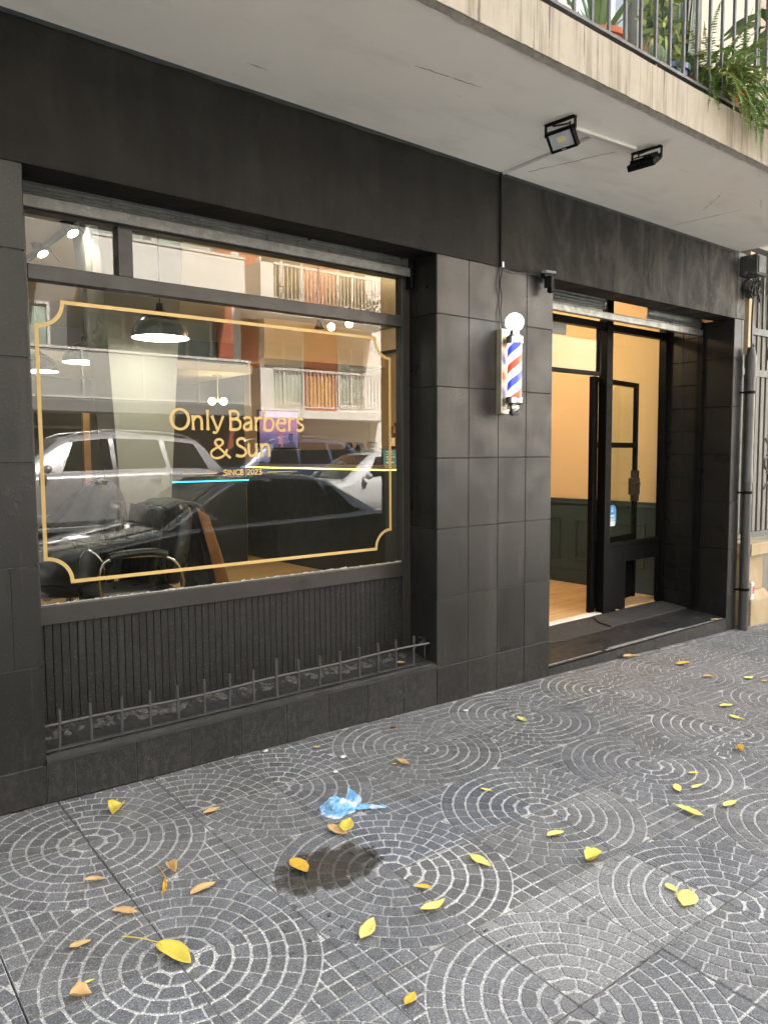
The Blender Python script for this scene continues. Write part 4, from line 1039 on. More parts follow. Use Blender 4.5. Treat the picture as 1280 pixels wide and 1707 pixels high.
# wall clamp
wb = thing('wall_clamp', 'black broken lamp clamp on the corner above the doorway', 'bracket', (3.78,-.02,2.44))
b = MB(); b.obox((3.785,-.04,2.452), (.10,.03,.035), (0,.15,.2)); b.build('arm', BLKMETAL, wb, bevel=.004)
b = MB(); b.obox((3.79,-.055,2.418), (.045,.05,.07), (.1,-.25,.3)); b.obox((3.80,-.06,2.375), (.03,.035,.045), (0,.2,0)); b.build('jaw', BLKMETAL, wb, bevel=.005)
b = MB(); b.obox((3.80,-.045,2.480), (.14,.035,.016), (0,-.12,.25)); b.build('plate', M('dusty_plate', (.16,.15,.14), .7), wb, bevel=.003)

# floodlights
def floodlight(x, y, tilt, yaw, label, num):
    f = thing('floodlight', label, 'floodlight', (x,y,ZS), 'floodlights under the balcony')
    Ry = Matrix.Rotation(yaw, 3, 'Z'); O = Vector((x,y,ZS))
    wd, hh = .150, .100
    b = MB()
    P = lambda a, c, d: O + Ry @ Vector((a,c,d))
    b.obox(P(0,0,-.004), (wd+.02,.03,.005), Ry)
    for s_ in (-1,1): b.obox(P(s_*(wd/2+.008),0,-.032), (.005,.020,.062), Ry)
    b.build('bracket', BLKMETAL, f, bevel=.0015)
    Rh = Ry @ Matrix.Rotation(tilt, 3, 'X')      # local: face looks along -Y before the tilt
    c = P(0,0,-.058)
    H = lambda a, e, d: c + Rh @ Vector((a,e,d))
    b = MB(); b.obox(H(0,.004,-.034), (wd,.024,hh), Rh)
    for k in range(12): b.obox(H(-wd/2+.012+k*(wd-.024)/11,.022,-.022), (.003,.016,hh*.72), Rh)
    for (a0, c0, ww, h2) in ((0,.010,wd,.012),(0,-.0775,wd,.013),(-.0685,-.034,.013,hh-.0253),(.0685,-.034,.013,hh-.0253)): b.obox(H(a0,-.0125,c0), (ww,.008,h2), Rh)
    hs_ = b.build('housing', BLKMETAL, f, bevel=.002)
    b = MB(); b.obox(H(0,-.0095,-.034), (wd-.026,.002,hh-.026), Rh); b.build('lens', M('grey_lens', (.42,.45,.50), .3, var=.05, vs=9), f)
    b = MB(); b.obox(H(0,-.0112,-.030), (.042,.0014,.026), Rh)
    for k in range(3):
        for q in range(2): pass
    b.build('led_chip', M('yellow_chip', (.62,.58,.30), .5, var=.25, vs=260), f)
    b = MB(); b.obox(H(0,-.0170,-.0775), (.024,.001,.005), Rh); b.build('logo_mark', M('grey_print', (.3,.3,.3), .5), f)
    b = MB(); b.obox(H(.02,.031,-.045), (.05,.001,.014), Rh); b.build('rating_label', WHITEPL, f)
    b = MB(); b.tube(cat_rom([H(.03,.03,-.02), H(.04,.045,.02), P(.03,.02,-.02), P(-.05,.012,-.010)], 6), .0045, 8); b.build('cable', RUBBER, f, smooth=60)
floodlight(3.11,-.665, rad(38), rad(-84), 'left floodlight under the balcony, face turned to the street', 0)
floodlight(3.77,-.725, rad(56), rad(96), 'right floodlight under the balcony, seen from its finned back', 1)

# meter box, conduit, drainpipe
mbx = thing('meter_box', 'dusty dark meter box with cut cables under the balcony end', 'box', (6.44,-.02,2.9))
DUSTY = M('dusty_box', (.038,.038,.037), .6, var=.4, vs=9, bump=.15, spots=[((.2,.2,.19), 12, .58, .15, None)])
b = MB(); b.box(6.285,6.44,-.15,-.004,2.80,2.965); b.build('casing', DUSTY, mbx, bevel=.012)
b = MB(); b.box(6.30,6.425,-.157,-.149,2.815,2.95); b.build('cover', DUSTY, mbx, bevel=.004)
b = MB()
rg = random.Random(12)
for k in range(9):
    x = 6.32+.019*k; b.tube(cat_rom([(x,-.10,2.778),(x+rg.uniform(-.05,.05),-.08+rg.uniform(-.05,.04),2.70),(x+rg.uniform(-.1,.08),-.06+rg.uniform(-.05,.03),2.64+rg.uniform(-.03,.03)),(x+rg.uniform(-.05,.05),-.05,2.70+rg.uniform(0,.06))], 6), .006, 6)
b.build('cable_bundle', RUBBER, mbx, smooth=60)
b = MB(); b.sphere((6.40,-.03,2.715), .09, 20, (1,.35,.9)); b.build('round_plate', DUSTY, mbx, smooth=60)
pipe = thing('drainpipe', 'black painted pipe standing against the right pier', 'pipe', (6.455,-.06,-.15))
b = MB(); b.lathe([(.040,-.2),(.040,1.10),(.043,1.10),(.043,1.16),(.040,1.165),(.040,1.98),(.046,1.98),(.046,2.16),(.040,2.17),(.026,2.235),(.0001,2.236)], (6.425,-.055,0), 24); b.build('tube', M('pipe_paint', (.045,.043,.041), .42, var=.25, vs=10, bump=.08, streaks=[((.10,.095,.09), 1, .55, .2, (30,30,2))]), pipe, smooth=40)
for z in (.19, 1.02, 1.86):
    b = MB(); b.lathe([(.0405,z-.012),(.044,z-.012),(.044,z+.012),(.0405,z+.012)], (6.425,-.055,0), 24); b.obox((6.375,-.030,z), (.035,.05,.014)); b.build('pipe_clip', BLKMETAL, pipe, smooth=40)
b = MB(); b.tube(cat_rom([(6.425,-.055,2.21),(6.42,-.055,2.4),(6.43,-.055,2.6),(6.41,-.08,2.80)], 8), .008, 8)
tag(b.build('cable', RUBBER, None, smooth=60), 'black cable from the drainpipe top up to the meter box', 'cable')

# ---------------------------------------------------------------- spiked rail on the window ledge
rl = thing('spiked_rail', 'low black rail of upright iron pegs on the window ledge', 'railing', (1.85,.034,.175))
def wob(x): return .006*sin(x*3.1)+.004*sin(x*7.7)
b = MB()
b.tube([(x_, .034, .284+wob(x_)*.8) for x_ in np.linspace(X1+.004, X2-.03, 40)], .0066, 6); b.build('top_bar', IRON, rl)
b = MB(); b.box(X1+.003, X2-.15, .026, .042, .181, .190); b.build('bottom_bar', IRON, rl)
for k in range(16):
    x_ = .85 + .1267*k; top = .347 if k != 8 else .378; r_ = .0072 if k != 8 else .0098
    lean = random.Random(k).uniform(-.004,.004)
    b = MB(); b.tube([(x_, .034, .178),(x_+lean*.4, .034, .26),(x_+lean, .034, top)], r_, 8); b.build('peg', IRON, rl, smooth=40)
b = MB(); b.tube([(X2-.14,.034,.284),(X2-.02,.09,.288),(X2-.004,.12,.288)], .0058, 6); b.tube([(X2-.005,.10,.18),(X2-.005,.10,.30),(X2-.06,.09,.315)], .005, 6); b.build('end_bracket', IRON, rl)

# ---------------------------------------------------------------- doormats
def mat_m():
    return M('grey_doormat', (.034,.032,.030), .98, var=.2, vs=30, bump=1.0, bs=130, spots=[((.105,.10,.093), 110, .55, .08, None), ((.012,.011,.010), 95, .56, .08, None)])
MATM = mat_m()
def doormat(poly, lift, label):
    b = MB(); n = len(poly)
    tz = lambda x, y: stp((x-X3)/(X4-X3), (y+.004)/.624)[2]
    top = [(x, y, tz(x,y)+lift) for x, y in poly]; bot = [(x, y, tz(x,y)+.0015) for x, y in poly]
    b.add(top+bot, [tuple(range(n))]+[(i, n+i, n+(i+1)%n, (i+1)%n) for i in range(n)])
    return tag(b.build('doormat', MATM), label, 'doormat', 'doormats')
doormat([(3.915,.31),(4.62,.305),(5.05,.315),(5.06,.45),(5.16,.575),(3.915,.575)], .007, 'flat grey doormat on the left of the doorway')
doormat([(5.075,.33),(6.19,.335),(6.185,.575),(5.18,.58),(5.085,.46)], .016, 'thicker grey doormat in front of the black lower panel')

# stickers
def sticker():
    b = MB(); x0, x1, z0, z1 = 5.42, 5.53, .745, .925
    pts = [(x0,z0),(x1-.02,z0),(x1,z0+.03),(x1,z1-.05)] + [((x0+x1)/2+(x1-x0)/2*cos(a), z1-.05+.05*sin(a)) for a in (.35,.8,1.2,1.57,1.94,2.35,2.8)] + [(x0,z1-.05)]
    b.prism(pts, (0,YE-.0045,0), (1,0,0), (0,0,1), (0,.001,0))
    s_ = b.build('sticker', M('blue_sticker', (.03,.22,.48), .4, var=.03), ent, label='blue and white oval sticker on the side glass')
    b = MB(); b.box(x0+.002,x1-.018,YE-.0058,YE-.0047,z0+.002,z0+.042)
    for (zz, ww) in ((.895,.02),(.878,.03),(.868,.024),(.835,.07),(.826,.06),(.812,.07),(.800,.08),(.79,.05)): b.box((x0+x1)/2-ww/2,(x0+x1)/2+ww/2,YE-.0058,YE-.0047,zz,zz+.006)
    b.build('sticker_print', WHITEPL, ent)
sticker()

# ---------------------------------------------------------------- plants on the balcony
TERRA = M('terracotta', (.42,.12,.055), .75, var=.12, vs=12)
LEAFG = M('succulent_leaf', (.10,.17,.055), .5, var=.3, vs=9); LEAFD = M('dark_leaf', (.035,.075,.022), .5, var=.35, vs=9)
FERN = M('fern_leaf', (.16,.25,.075), .55, var=.4, vs=10); FERN2 = M('fern_leaf_old', (.25,.29,.09), .6, var=.4, vs=10); SOIL = M('potting_soil', (.04,.03,.02), .95)
BZ = ZS+.216
def pot(name, x, y, r, h, mat, label, group='pots on the balcony'):
    t_ = thing(name, label, 'plant', (x,y,BZ), group)
    b = MB(); b.lathe([(r*.72,0),(r*.95,h*.82),(r*1.06,h*.82),(r*1.08,h),(r*.98,h),(r*.94,h*.9),(.0001,h*.9)], (x,y,BZ), 28); p_ = b.build('pot', mat, t_, smooth=35)
    return t_
def blade(b, base, tip, wd, up=Vector((0,0,1)), n=10, curl=.0, sag=.0):
    base, tip = Vector(base), Vector(tip); d = tip-base; side = d.cross(up)
    side = side.normalized() if side.length > 1e-4 else Vector((1,0,0)); nn = side.cross(d).normalized()
    vs = []
    for i in range(n+1):
        t_ = i/n; c = base + d*t_ - Vector((0,0,sag*t_*t_)); w_ = wd*(.55+.45*sin(pi*min(1,t_*1.3)))*(1-t_**3)+.0006
        vs += [c-side*w_*.5+nn*curl*w_, c, c+side*w_*.5+nn*curl*w_]
    b.add(vs, [(3*i+k, 3*i+k+1, 3*i+k+4, 3*i+k+3) for i in range(n) for k in (0,1)])
rg = random.Random(21)
t_ = pot('potted_aloe', 3.22, -.80, .125, .14, TERRA, 'broad sword leaved plant in a terracotta pot behind the railing')
b = MB()
for k in range(13):
    a = k*2.4; L = rg.uniform(.35,.6); ti = rg.uniform(.25,.95)
    blade(b, (3.22+.02*cos(a),-.80+.02*sin(a),BZ+.12), (3.22+L*sin(ti)*cos(a), -.80+L*sin(ti)*sin(a), BZ+.12+L*cos(ti)), .045, curl=.25, sag=.06)
b.build('leaves', LEAFG, t_, smooth=60)
t_ = pot('potted_cactus', 3.60, -.86, .075, .09, TERRA, 'small round cactus in a terracotta bowl')
b = MB()
for i in range(1): b.lathe([(.0001,0)]+[(.062*sin(pi*k/14)*(1), .07-.075*cos(pi*k/14)) for k in range(1,14)]+[(.0001,.146)], (3.60,-.86,BZ+.07), 40)
b.v = [(3.60+(p[0]-3.60)*(1+.07*cos(14*atan2(p[1]+.86,p[0]-3.60))), -.86+(p[1]+.86)*(1+.07*cos(14*atan2(p[1]+.86,p[0]-3.60))), p[2]) for p in b.v]
b.build('stem', M('cactus_skin', (.10,.14,.075), .8, var=.3, vs=90), t_, smooth=60)
t_ = pot('potted_succulent', 3.42, -.87, .07, .07, TERRA, 'low dry succulent in a shallow orange bowl')
b = MB()
for k in range(40):
    a = rg.uniform(0,6.28); L = rg.uniform(.03,.10); blade(b, (3.42+.04*cos(a),-.87+.04*sin(a),BZ+.06), (3.42+(.04+L*.6)*cos(a),-.87+(.04+L*.6)*sin(a),BZ+.06+L), .014)
b.build('leaves', M('dry_leaf', (.20,.13,.06), .8, var=.3, vs=20), t_)
t_ = pot('potted_snake_plant', 4.02, -.70, .13, .2, TERRA, 'tall dark snake plant in the middle of the balcony')
b = MB()
def snake_mat():
    m, t, b, v = base_mat('snake_plant_leaf')
    k = ramp(t, noise(t, v, 1.5, 4, .6, 1.0, (4,4,34)), [(.42, (.018,.045,.022)), (.58, (.10,.15,.075))])
    t.links.new(k, b.inputs['Base Color']); b.inputs['Roughness'].default_value = .4; return m
for k in range(17):
    a = k*2.4; r_ = .10*sqrt(k/17); L = rg.uniform(.7,1.1)
    blade(b, (4.02+r_*cos(a)*1.6,-.70+r_*sin(a),BZ+.17), (4.02+r_*cos(a)*2.6+rg.uniform(-.08,.08),-.70+r_*sin(a)*1.5,BZ+.17+L), .062, up=Vector((rg.uniform(-1,1),rg.uniform(-1,1),.1)), curl=.2)
b.build('leaves', snake_mat(), t_, smooth=60)
t_ = pot('potted_climber', 3.78, -.84, .10, .15, M('blue_glaze', (.03,.07,.14), .3), 'leafy green climber in a blue pot beside the cactus')
b = MB()
for k in range(150):
    a = rg.uniform(0,6.28); z = rg.uniform(.1,.95); r_ = rg.uniform(.02,.15)*(1-.3*z)
    p = Vector((3.78+r_*cos(a)*1.2, -.80+r_*sin(a)*.8, BZ+.12+z*.75)); q = Vector((rg.gauss(0,1),rg.gauss(0,1),rg.gauss(-.4,.6))).normalized()*rg.uniform(.05,.11)
    blade(b, p, p+q, rg.uniform(.018,.04), up=Vector((rg.gauss(0,1),rg.gauss(0,1),1)), n=4)
b.build('leaves', FERN2, t_)
b = MB()
for k in range(5): b.tube(cat_rom([(3.78,-.82,BZ+.13),(3.78+rg.uniform(-.1,.1),-.80,BZ+.4),(3.78+rg.uniform(-.15,.15),-.79,BZ+.85)], 6), .005, 5)
b.build('stems', LEAFD, t_)
# the big fern that spills over the edge
def frond(b, base, d0, L, droop, wd):
    base, d = Vector(base), Vector(d0).normalized(); n = int(L/.013); p = base.copy(); pts = [p.copy()]
    for i in range(n):
        d = (d + Vector((0,0,-droop/n))).normalized(); p = p + d*(L/n); pts.append(p.copy())
    for i in range(2, n):
        t_ = i/n; dd = (pts[min(i+1,n)]-pts[i-1]).normalized(); sd_ = dd.cross(Vector((0,0,1)))
        sd_ = sd_.normalized() if sd_.length > 1e-3 else Vector((1,0,0)); w_ = wd*(sin(pi*min(1,.15+t_*.9))**.8)*(1.02-t_)**.35
        for s_ in (-1,1):
            tip = pts[i] + sd_*s_*w_ + dd*w_*.35 - Vector((0,0,w_*rg.uniform(.1,.35)))
            blade(b, pts[i], tip, .0145, up=Vector((rg.uniform(-.4,.4),rg.uniform(-.4,.4),1)), n=3)
    b.tube(pts[::3]+[pts[-1]], .0014, 4, False)
t_ = pot('potted_fern', 4.28, -.86, .13, .16, TERRA, 'large fern spilling through the railing over the slab edge')
b = MB(); b2 = MB()
for k in range(120):
    a = rg.uniform(pi*.65, pi*2.35); el = rg.uniform(.0,1.3); L = rg.uniform(.22,.50)
    x_ = 4.22+rg.gauss(0,.14); d_ = (cos(a)*cos(el)*.8, sin(a)*cos(el)*.62, sin(el))
    frond(b if k % 3 else b2, (x_,-.90+rg.uniform(-.06,.05),BZ+.08+rg.uniform(0,.12)), d_, L, rg.uniform(1.2,3.4), rg.uniform(.028,.046))
for k in range(20):
    frond(b if k % 3 else b2, (4.02+.03*k,-.99,BZ+.06), (rg.uniform(-.5,.5),-.8,rg.uniform(-.2,.5)), rg.uniform(.16,.40), 4.5, .036)
b.build('fronds', FERN, t_); b2.build('old_fronds', FERN2, t_)
t_ = pot('potted_fern', 4.86, -.82, .12, .18, TERRA, 'second fern at the far end of the balcony, partly out of frame')
b = MB()
for k in range(40):
    a = rg.uniform(0,6.28); el = rg.uniform(.2,1.3)
    frond(b, (4.86+rg.uniform(-.1,.1),-.82,BZ+.16), (cos(a)*cos(el),sin(a)*cos(el),sin(el)), rg.uniform(.3,.6), rg.uniform(1.5,3.5), .036)
b.build('fronds', FERN, t_)
t_ = pot('potted_rubber_plant', 5.35, -.55, .14, .22, TERRA, 'broad leaved plant by the far wall of the balcony')
b = MB()
for k in range(26):
    a = rg.uniform(0,6.28); z = rg.uniform(.2,1.2); p = Vector((5.35,-.55,BZ+z))
    blade(b, p, p+Vector((cos(a)*.3,sin(a)*.3,rg.uniform(-.1,.2))), .10, n=7, sag=.08)
b.tube([(5.35,-.55,BZ+.1),(5.35,-.55,BZ+1.3)], .014, 6); b.build('leaves', LEAFG, t_, smooth=60)
# watering can
wc = thing('watering_can', 'white watering can on the balcony edge behind the rail', 'watering can', (2.86,-.90,BZ))
b = MB(); b.lathe([(.05,0),(.055,.01),(.05,.09),(.03,.10),(.03,.12)], (2.80,-.90,BZ), 20); b.build('can', WHITEPL, wc, smooth=40)
b = MB(); b.tube([(2.84,-.90,BZ+.03),(2.90,-.91,BZ+.12)], .010, 8); b.tube(cat_rom([(2.75,-.90,BZ+.03),(2.72,-.9,BZ+.08),(2.77,-.9,BZ+.12)], 5), .006, 8); b.build('spout', WHITEPL, wc)

# ---------------------------------------------------------------- neighbouring building to the right
nb = thing('neighbour_building', 'cream stone building with a pink upper wall next to the shop', 'building', (9,0,0))
STONE = M('cream_limestone', (.36,.28,.17), .85, var=.16, vs=7, bump=.25, bs=40, spots=[((.20,.16,.11), 6, .66, .06, (1,1,2.5)), ((.10,.09,.07), 30, .72, .04, None)])
PINK = M('pink_render', (.36,.23,.22), .85, var=.08, vs=4)
b = MB(); b.box(6.43, 14, .9, 9, -.6, 3.1); b.box(6.43,14,.02,9,3.1,HT); wl_ = b.build('wall', M('grey_beige_render', (.19,.185,.165), .85, var=.12, vs=4), nb)
b = MB()
for k in range(40): b.box(6.44, 9.0, -.012, .018, 3.35+.20*k, 3.35+.20*k+.188)
b.build('pink_cladding', PINK, nb, bevel=.004)
b = MB()
b.box(6.62,7.00,-.03,.50,-.6,.055); b.add([(6.62,-.03,.055),(7.0,-.03,.055),(7.0,.5,.055),(6.62,.5,.055),(6.64,.02,.13),(6.97,.02,.13),(6.97,.5,.13),(6.64,.5,.13)], [(0,1,5,4),(1,2,6,5),(3,0,4,7),(4,5,6,7)])
b.box(6.65,6.95,.03,.49,.13,.45); b.box(6.62,7.0,-.02,.50,.45,.56)
b.build('plinth', STONE, nb, bevel=.008, label='cream stone plinth at the foot of the iron gate')
b = MB(); b.box(6.43,6.47,.10,.5,-.3,3.0); b.box(6.52,6.60,.02,.1,2.2,3.05); b.build('pilaster', M('cream_plaster', (.40,.32,.21), .8, var=.08), nb)
gt = thing('iron_gate', 'grey wrought iron gate with scrolls above a stone plinth', 'gate', (7.2,.2,.56))
GATEM = M('gate_paint', (.075,.078,.072), .55, var=.2, vs=12)
for za, zb in ((.57,.62),(2.05,2.11),(2.42,2.48)):
    b = MB(); b.box(6.6,8.4,.18,.22,za,zb); b.build('rail', GATEM, gt)
for k in range(16):
    x_ = 6.66+.10*k; b = MB(); b.box(x_-.009,x_+.009,.19,.208,.62,2.95); b.build('bar', GATEM, gt)
for k in range(4):
    x_ = 6.92+.4*k; b = MB()
    b.tube([(x_+.06*cos(a),.185,1.25+.06*sin(a)) for a in np.linspace(0,6.28,20)], .009, 6)
    for s_ in (-1,1): b.tube([(x_-.02+.07*sin(a)*(1-a/9), .185, 1.25+s_*(.08+.11*a/3)) for a in np.linspace(0,4.4,16)], .008, 6)
    b.tube([(x_+.07*cos(a),.185,2.27+.07*sin(a)) for a in np.linspace(0,6.28,20)], .008, 6)
    b.build('scroll', GATEM, gt, smooth=60)
b = MB(); b.box(6.98,7.6,.5,.56,-.3,2.4); dr = tag(b.build('grey_door', M('grey_green_door', (.20,.21,.19), .6), None, bevel=.004), 'grey green door behind the iron gate', 'door')
b = MB()
for z in (.05,.75,1.45): b.box(7.06,7.52,.485,.50,z,z+.55)
b.build('panel', dr.data.materials[0], dr, bevel=.012)
# drink carton standing on the plinth foot
b = MB(); b.box(6.640,6.690,-.022,.018,.0555,.215)
ct = tag(b.build('drink_carton', M('white_carton', (.72,.70,.66), .5), None, bevel=.006), 'white and red drink carton standing on the stone plinth', 'carton')
b = MB(); b.box(6.652,6.680,-.0236,-.0225,.115,.185); b.build('print', M('red_print', (.5,.05,.05), .5), ct)
b = MB(); b.lathe([(.012,.215),(.012,.225)], (6.665,-.002,0), 12); b.build('cap', WHITEPL, ct)

# ---------------------------------------------------------------- litter on the pavement
LY = [M('leaf_yellow', (.64,.51,.075), .55, var=.14, vs=40, spots=[((.34,.20,.03), 55, .62, .12, None), ((.34,.20,.03), 16, .66, .10, None)]), M('leaf_pale_yellow', (.70,.62,.17), .55, var=.12, vs=40, spots=[((.42,.27,.06), 55, .62, .12, None), ((.42,.27,.06), 16, .66, .10, None)]), M('leaf_golden', (.60,.36,.04), .55, var=.2, vs=40, spots=[((.22,.09,.02), 55, .62, .12, None), ((.22,.09,.02), 16, .66, .10, None)]), M('leaf_tan', (.56,.36,.15), .65, var=.25, vs=40, spots=[((.26,.13,.05), 55, .62, .12, None), ((.26,.13,.05), 16, .66, .10, None)]), M('leaf_brown', (.22,.10,.045), .7, var=.3, vs=40, spots=[((.08,.04,.02), 55, .62, .12, None), ((.08,.04,.02), 16, .66, .10, None)])]
def leaf(x, y, L, ang, mat, label, ratio=.5, curl=.25, fold=.15, stem=.0, z0=None, lobes=False):
    """leaf lying on the ground; (x, y) its middle, ang the direction stalk -> tip"""
    rg = random.Random(int(x*1000)+int(y*77)); n = 14; b = MB(); vs = []
    base = gz(x,y)+.0055 if z0 is None else z0
    ca, sa = cos(ang), sin(ang); ph = rg.uniform(0,6.28)
    for i in range(n+1):
        t_ = i/n; w_ = ratio*L*.5*(sin(pi*t_**.85)**.85)*(1 + (.10*sin(t_*19+ph) if lobes else .03*sin(t_*23+ph)))
        u = (t_-.5)*L
        for k in (-1,-.5,0,.5,1):
            v = k*w_ + .02*L*sin(t_*5+ph)
            h = fold*abs(k)*w_*1.6 + curl*L*((t_-.5)**2*1.3) + .012*L*sin(t_*9+ph+k*2) + .004
            h = max(h, .001)
            vs.append((x+u*ca-v*sa, y+u*sa+v*ca, base+h))
    b.add(vs, [(5*i+k, 5*i+k+1, 5*i+k+6, 5*i+k+5) for i in range(n) for k in range(4)])
    o = b.build('fallen_leaf', mat, None, smooth=70, solid=.0007)
    tag(o, label, 'leaf', 'fallen leaves')
    if stem:
        b = MB(); p0 = Vector((x-L*.5*ca, y-L*.5*sa, base+curl*L*.33+.004)); d = Vector((-cos(ang+.35), -sin(ang+.35), 0))
        b.tube(cat_rom([p0+Vector((ca,sa,0))*.02, p0, p0+d*stem*.5+Vector((0,0,.002)), p0+d*stem-Vector((0,0,p0.z-gz(*(p0+d*stem).xy)-.008))], 4), .0014, 5); b.build('stalk', mat, o)
    return o
A = rad
leaf(.985,-.225,.085,A(42),LY[0],'folded bright yellow leaf just below the left end of the window base',.75,.25,.85)
leaf(1.28,-.443,.079,A(8),LY[3],'tan leaf with upturned edge in front of the rail, left of the blue bag',.42,.3,.4)
leaf(.986,-.742,.07,A(-93),LY[3],'tan upright crumpled leaf touching a thin yellow stalk',.55,.5,.9)
leaf(.924,-.824,.099,A(-117),LY[2],'very thin curled yellow leaf below the tan crumpled one',.14,.2,.6,stem=.10)
leaf(1.022,-.906,.10,A(9),LY[3],'long tan leaf lying flat right of the thin curled one',.38,.18,.35)
leaf(.755,-.651,.065,A(-33),LY[3],'small tan leaf on the ring pattern at the left edge',.4,.3,.4)
leaf(.775,-.884,.086,A(-44),LY[3],'orange tan leaf lying across the left paving joint',.36,.25,.5)
leaf(.617,-.956,.06,A(-9),LY[3],'narrow tan leaf alone left of the big yellow leaf',.45,.3,.35)
leaf(.815,-1.155,.150,A(-75),LY[0],'biggest bright yellow leaf with a long stalk at lower left',.42,.20,.35,stem=.12)
leaf(.59,-1.119,.03,A(-7),LY[1],'tiny yellow sliver of leaf below the biggest leaf',.3,.1,.2)
leaf(.554,-1.162,.058,A(-31),LY[3],'folded ragged tan leaf near the bottom left corner',.8,.3,.7,lobes=True)
leaf(1.349,-.973,.11,A(-94),LY[2],'golden yellow leaf on the wet dark patch',.52,.15,.15)
leaf(1.595,-.851,.105,A(-78),LY[3],'tan leaf lying next to an upright yellow one by the blue bag',.50,.2,.2)
leaf(1.642,-.850,.105,A(42),LY[0],'yellow leaf standing on the tan one by the blue bag',.55,.35,.3)
leaf(1.325,-1.39,.108,A(30),LY[1],'yellow leaf below the wet patch with its tip raised',.42,.25,.3)
leaf(1.979,-.141,.035,A(-34),LY[3],'small tan leaf close to the window base',.6,.3,.3)
leaf(1.881,-1.324,.10,A(-93),LY[1],'pale yellow leaf on the clean ring left of centre right',.40,.25,.3,stem=.02)
leaf(1.609,-1.327,.06,A(-43),LY[2],'orange yellow leaf by the open joint',.42,.3,.5)
leaf(1.561,-1.424,.102,A(-3),LY[1],'yellow leaf curved like a boat below the orange one',.36,.45,.4)
leaf(1.241,-1.683,.055,A(22),LY[2],'golden oval leaf at the bottom edge',.52,.2,.25)
leaf(2.226,-1.551,.09,A(-3),LY[0],'curled yellow leaf with a torn brown edge on the joint at right',.62,.6,.8,lobes=True)
leaf(2.29,-1.817,.055,A(-107),LY[1],'small yellow leaf beside the big round one',.52,.2,.2)
leaf(2.275,-1.881,.105,A(199),LY[1],'big round pale yellow leaf with a stalk at lower right',.66,.12,.10,stem=.035)
leaf(2.859,-1.567,.125,A(-89),LY[1],'long yellow leaf with a brown stalk end at right',.32,.3,.4,stem=.02)
leaf(3.027,-1.413,.08,A(-135),LY[1],'yellow oval leaf in a loose row of three',.45,.2,.2)
leaf(3.116,-1.454,.073,A(-11),LY[1],'slim yellow leaf next to the oval one in the row of three',.3,.25,.3)
leaf(3.24,-1.371,.05,A(-35),LY[0],'smallest of the row of three yellow leaves',.4,.3,.3)
leaf(3.068,-1.627,.091,A(-7),LY[1],'slim pale leaf near the right edge above the long one',.36,.3,.3)
leaf(3.703,-1.357,.068,A(-129),LY[2],'crumpled yellow leaf near the right edge',.6,.4,.7,lobes=True)
leaf(2.317,-.939,.055,A(-62),LY[1],'yellow leaf on the blue grey tile',.36,.3,.3)
leaf(2.256,-1.357,.081,A(-14),LY[1],'pale yellow leaf on the dark ring right of the blue grey tile',.40,.3,.4)
leaf(2.205,-.516,.087,A(-84),LY[3],'tan leaf in front of the black pillar',.42,.3,.4)
leaf(2.165,-.505,.025,A(-20),LY[2],'tiny golden scrap beside the tan leaf before the pillar',.5,.3,.3)
leaf(3.106,-.455,.083,A(-101),LY[1],'yellow leaf on the ring below the doorway',.45,.3,.3)
leaf(2.453,-.15,.04,A(-34),LY[4],'small brown leaf at the foot of the pillar',.6,.4,.6)
leaf(4.934,-.36,.12,A(-18),LY[2],'golden leaf on the pavement right of the doorstep',.45,.2,.4)
leaf(4.76,-.045,.125,A(-25),LY[3],'tan leaf against the doorstep riser',.42,.3,.5,lobes=True)
leaf(4.781,-.625,.074,A(-43),LY[3],'dull tan leaf before the golden one by the doorstep',.5,.3,.5)
leaf(5.005,-.786,.084,A(-15),LY[1],'pale yellow leaf at the far right of the pavement',.5,.2,.2)
leaf(5.02,-.881,.05,A(-17),LY[3],'small pale leaf touching the right edge of the picture',.5,.3,.4)
leaf(4.31,-.984,.096,A(-21),LY[1],'flat yellow leaf on a ring centre right of the doorway',.4,.2,.3)
leaf(4.151,-1.121,.095,A(-92),LY[1],'yellow leaf pointing at the street, below the flat one',.34,.3,.3)
leaf(5.17,-.02,.035,A(-66),LY[4],'small brown leaf under the doorstep edge',.6,.4,.6)
leaf(2.70,.085,.05,A(-30),LY[3],'tan leaf caught on the ledge behind the iron pegs',.5,.3,.5,z0=.185)
leaf(6.08,.015,.09,A(-20),LY[3],'pale dry leaf on the right end of the doorstep',.3,.3,.4,z0=-.044)
leaf(5.50,.565,.06,A(10),LY[3],'dry tan leaf on the doormat under the black panel',.4,.4,.6,z0=.026)
# white paper scraps
PAPER = M('paper_scrap', (.72,.72,.70), .8)
for (x, y, lab) in ((2.958,-.173,'white paper scrap before the pillar'),(1.755,-.04,'white paper scrap under the window base'),(1.894,-.419,'white paper scrap above the blue bag'),(2.02,-.30,'small white scrap between leaf and ring')):
    b = MB(); r_ = random.Random(int(x*100)); n = 7
    b.add([(x+r_.uniform(.008,.02)*cos(k*6.28/n), y+r_.uniform(.008,.018)*sin(k*6.28/n), gz(x,y)+.006+r_.uniform(0,.006)) for k in range(n)]+[(x,y,gz(x,y)+.010)], [(k,(k+1)%n,n) for k in range(n)])
    tag(b.build('paper_scrap', PAPER, None, solid=.0008), lab, 'paper', 'paper scraps')
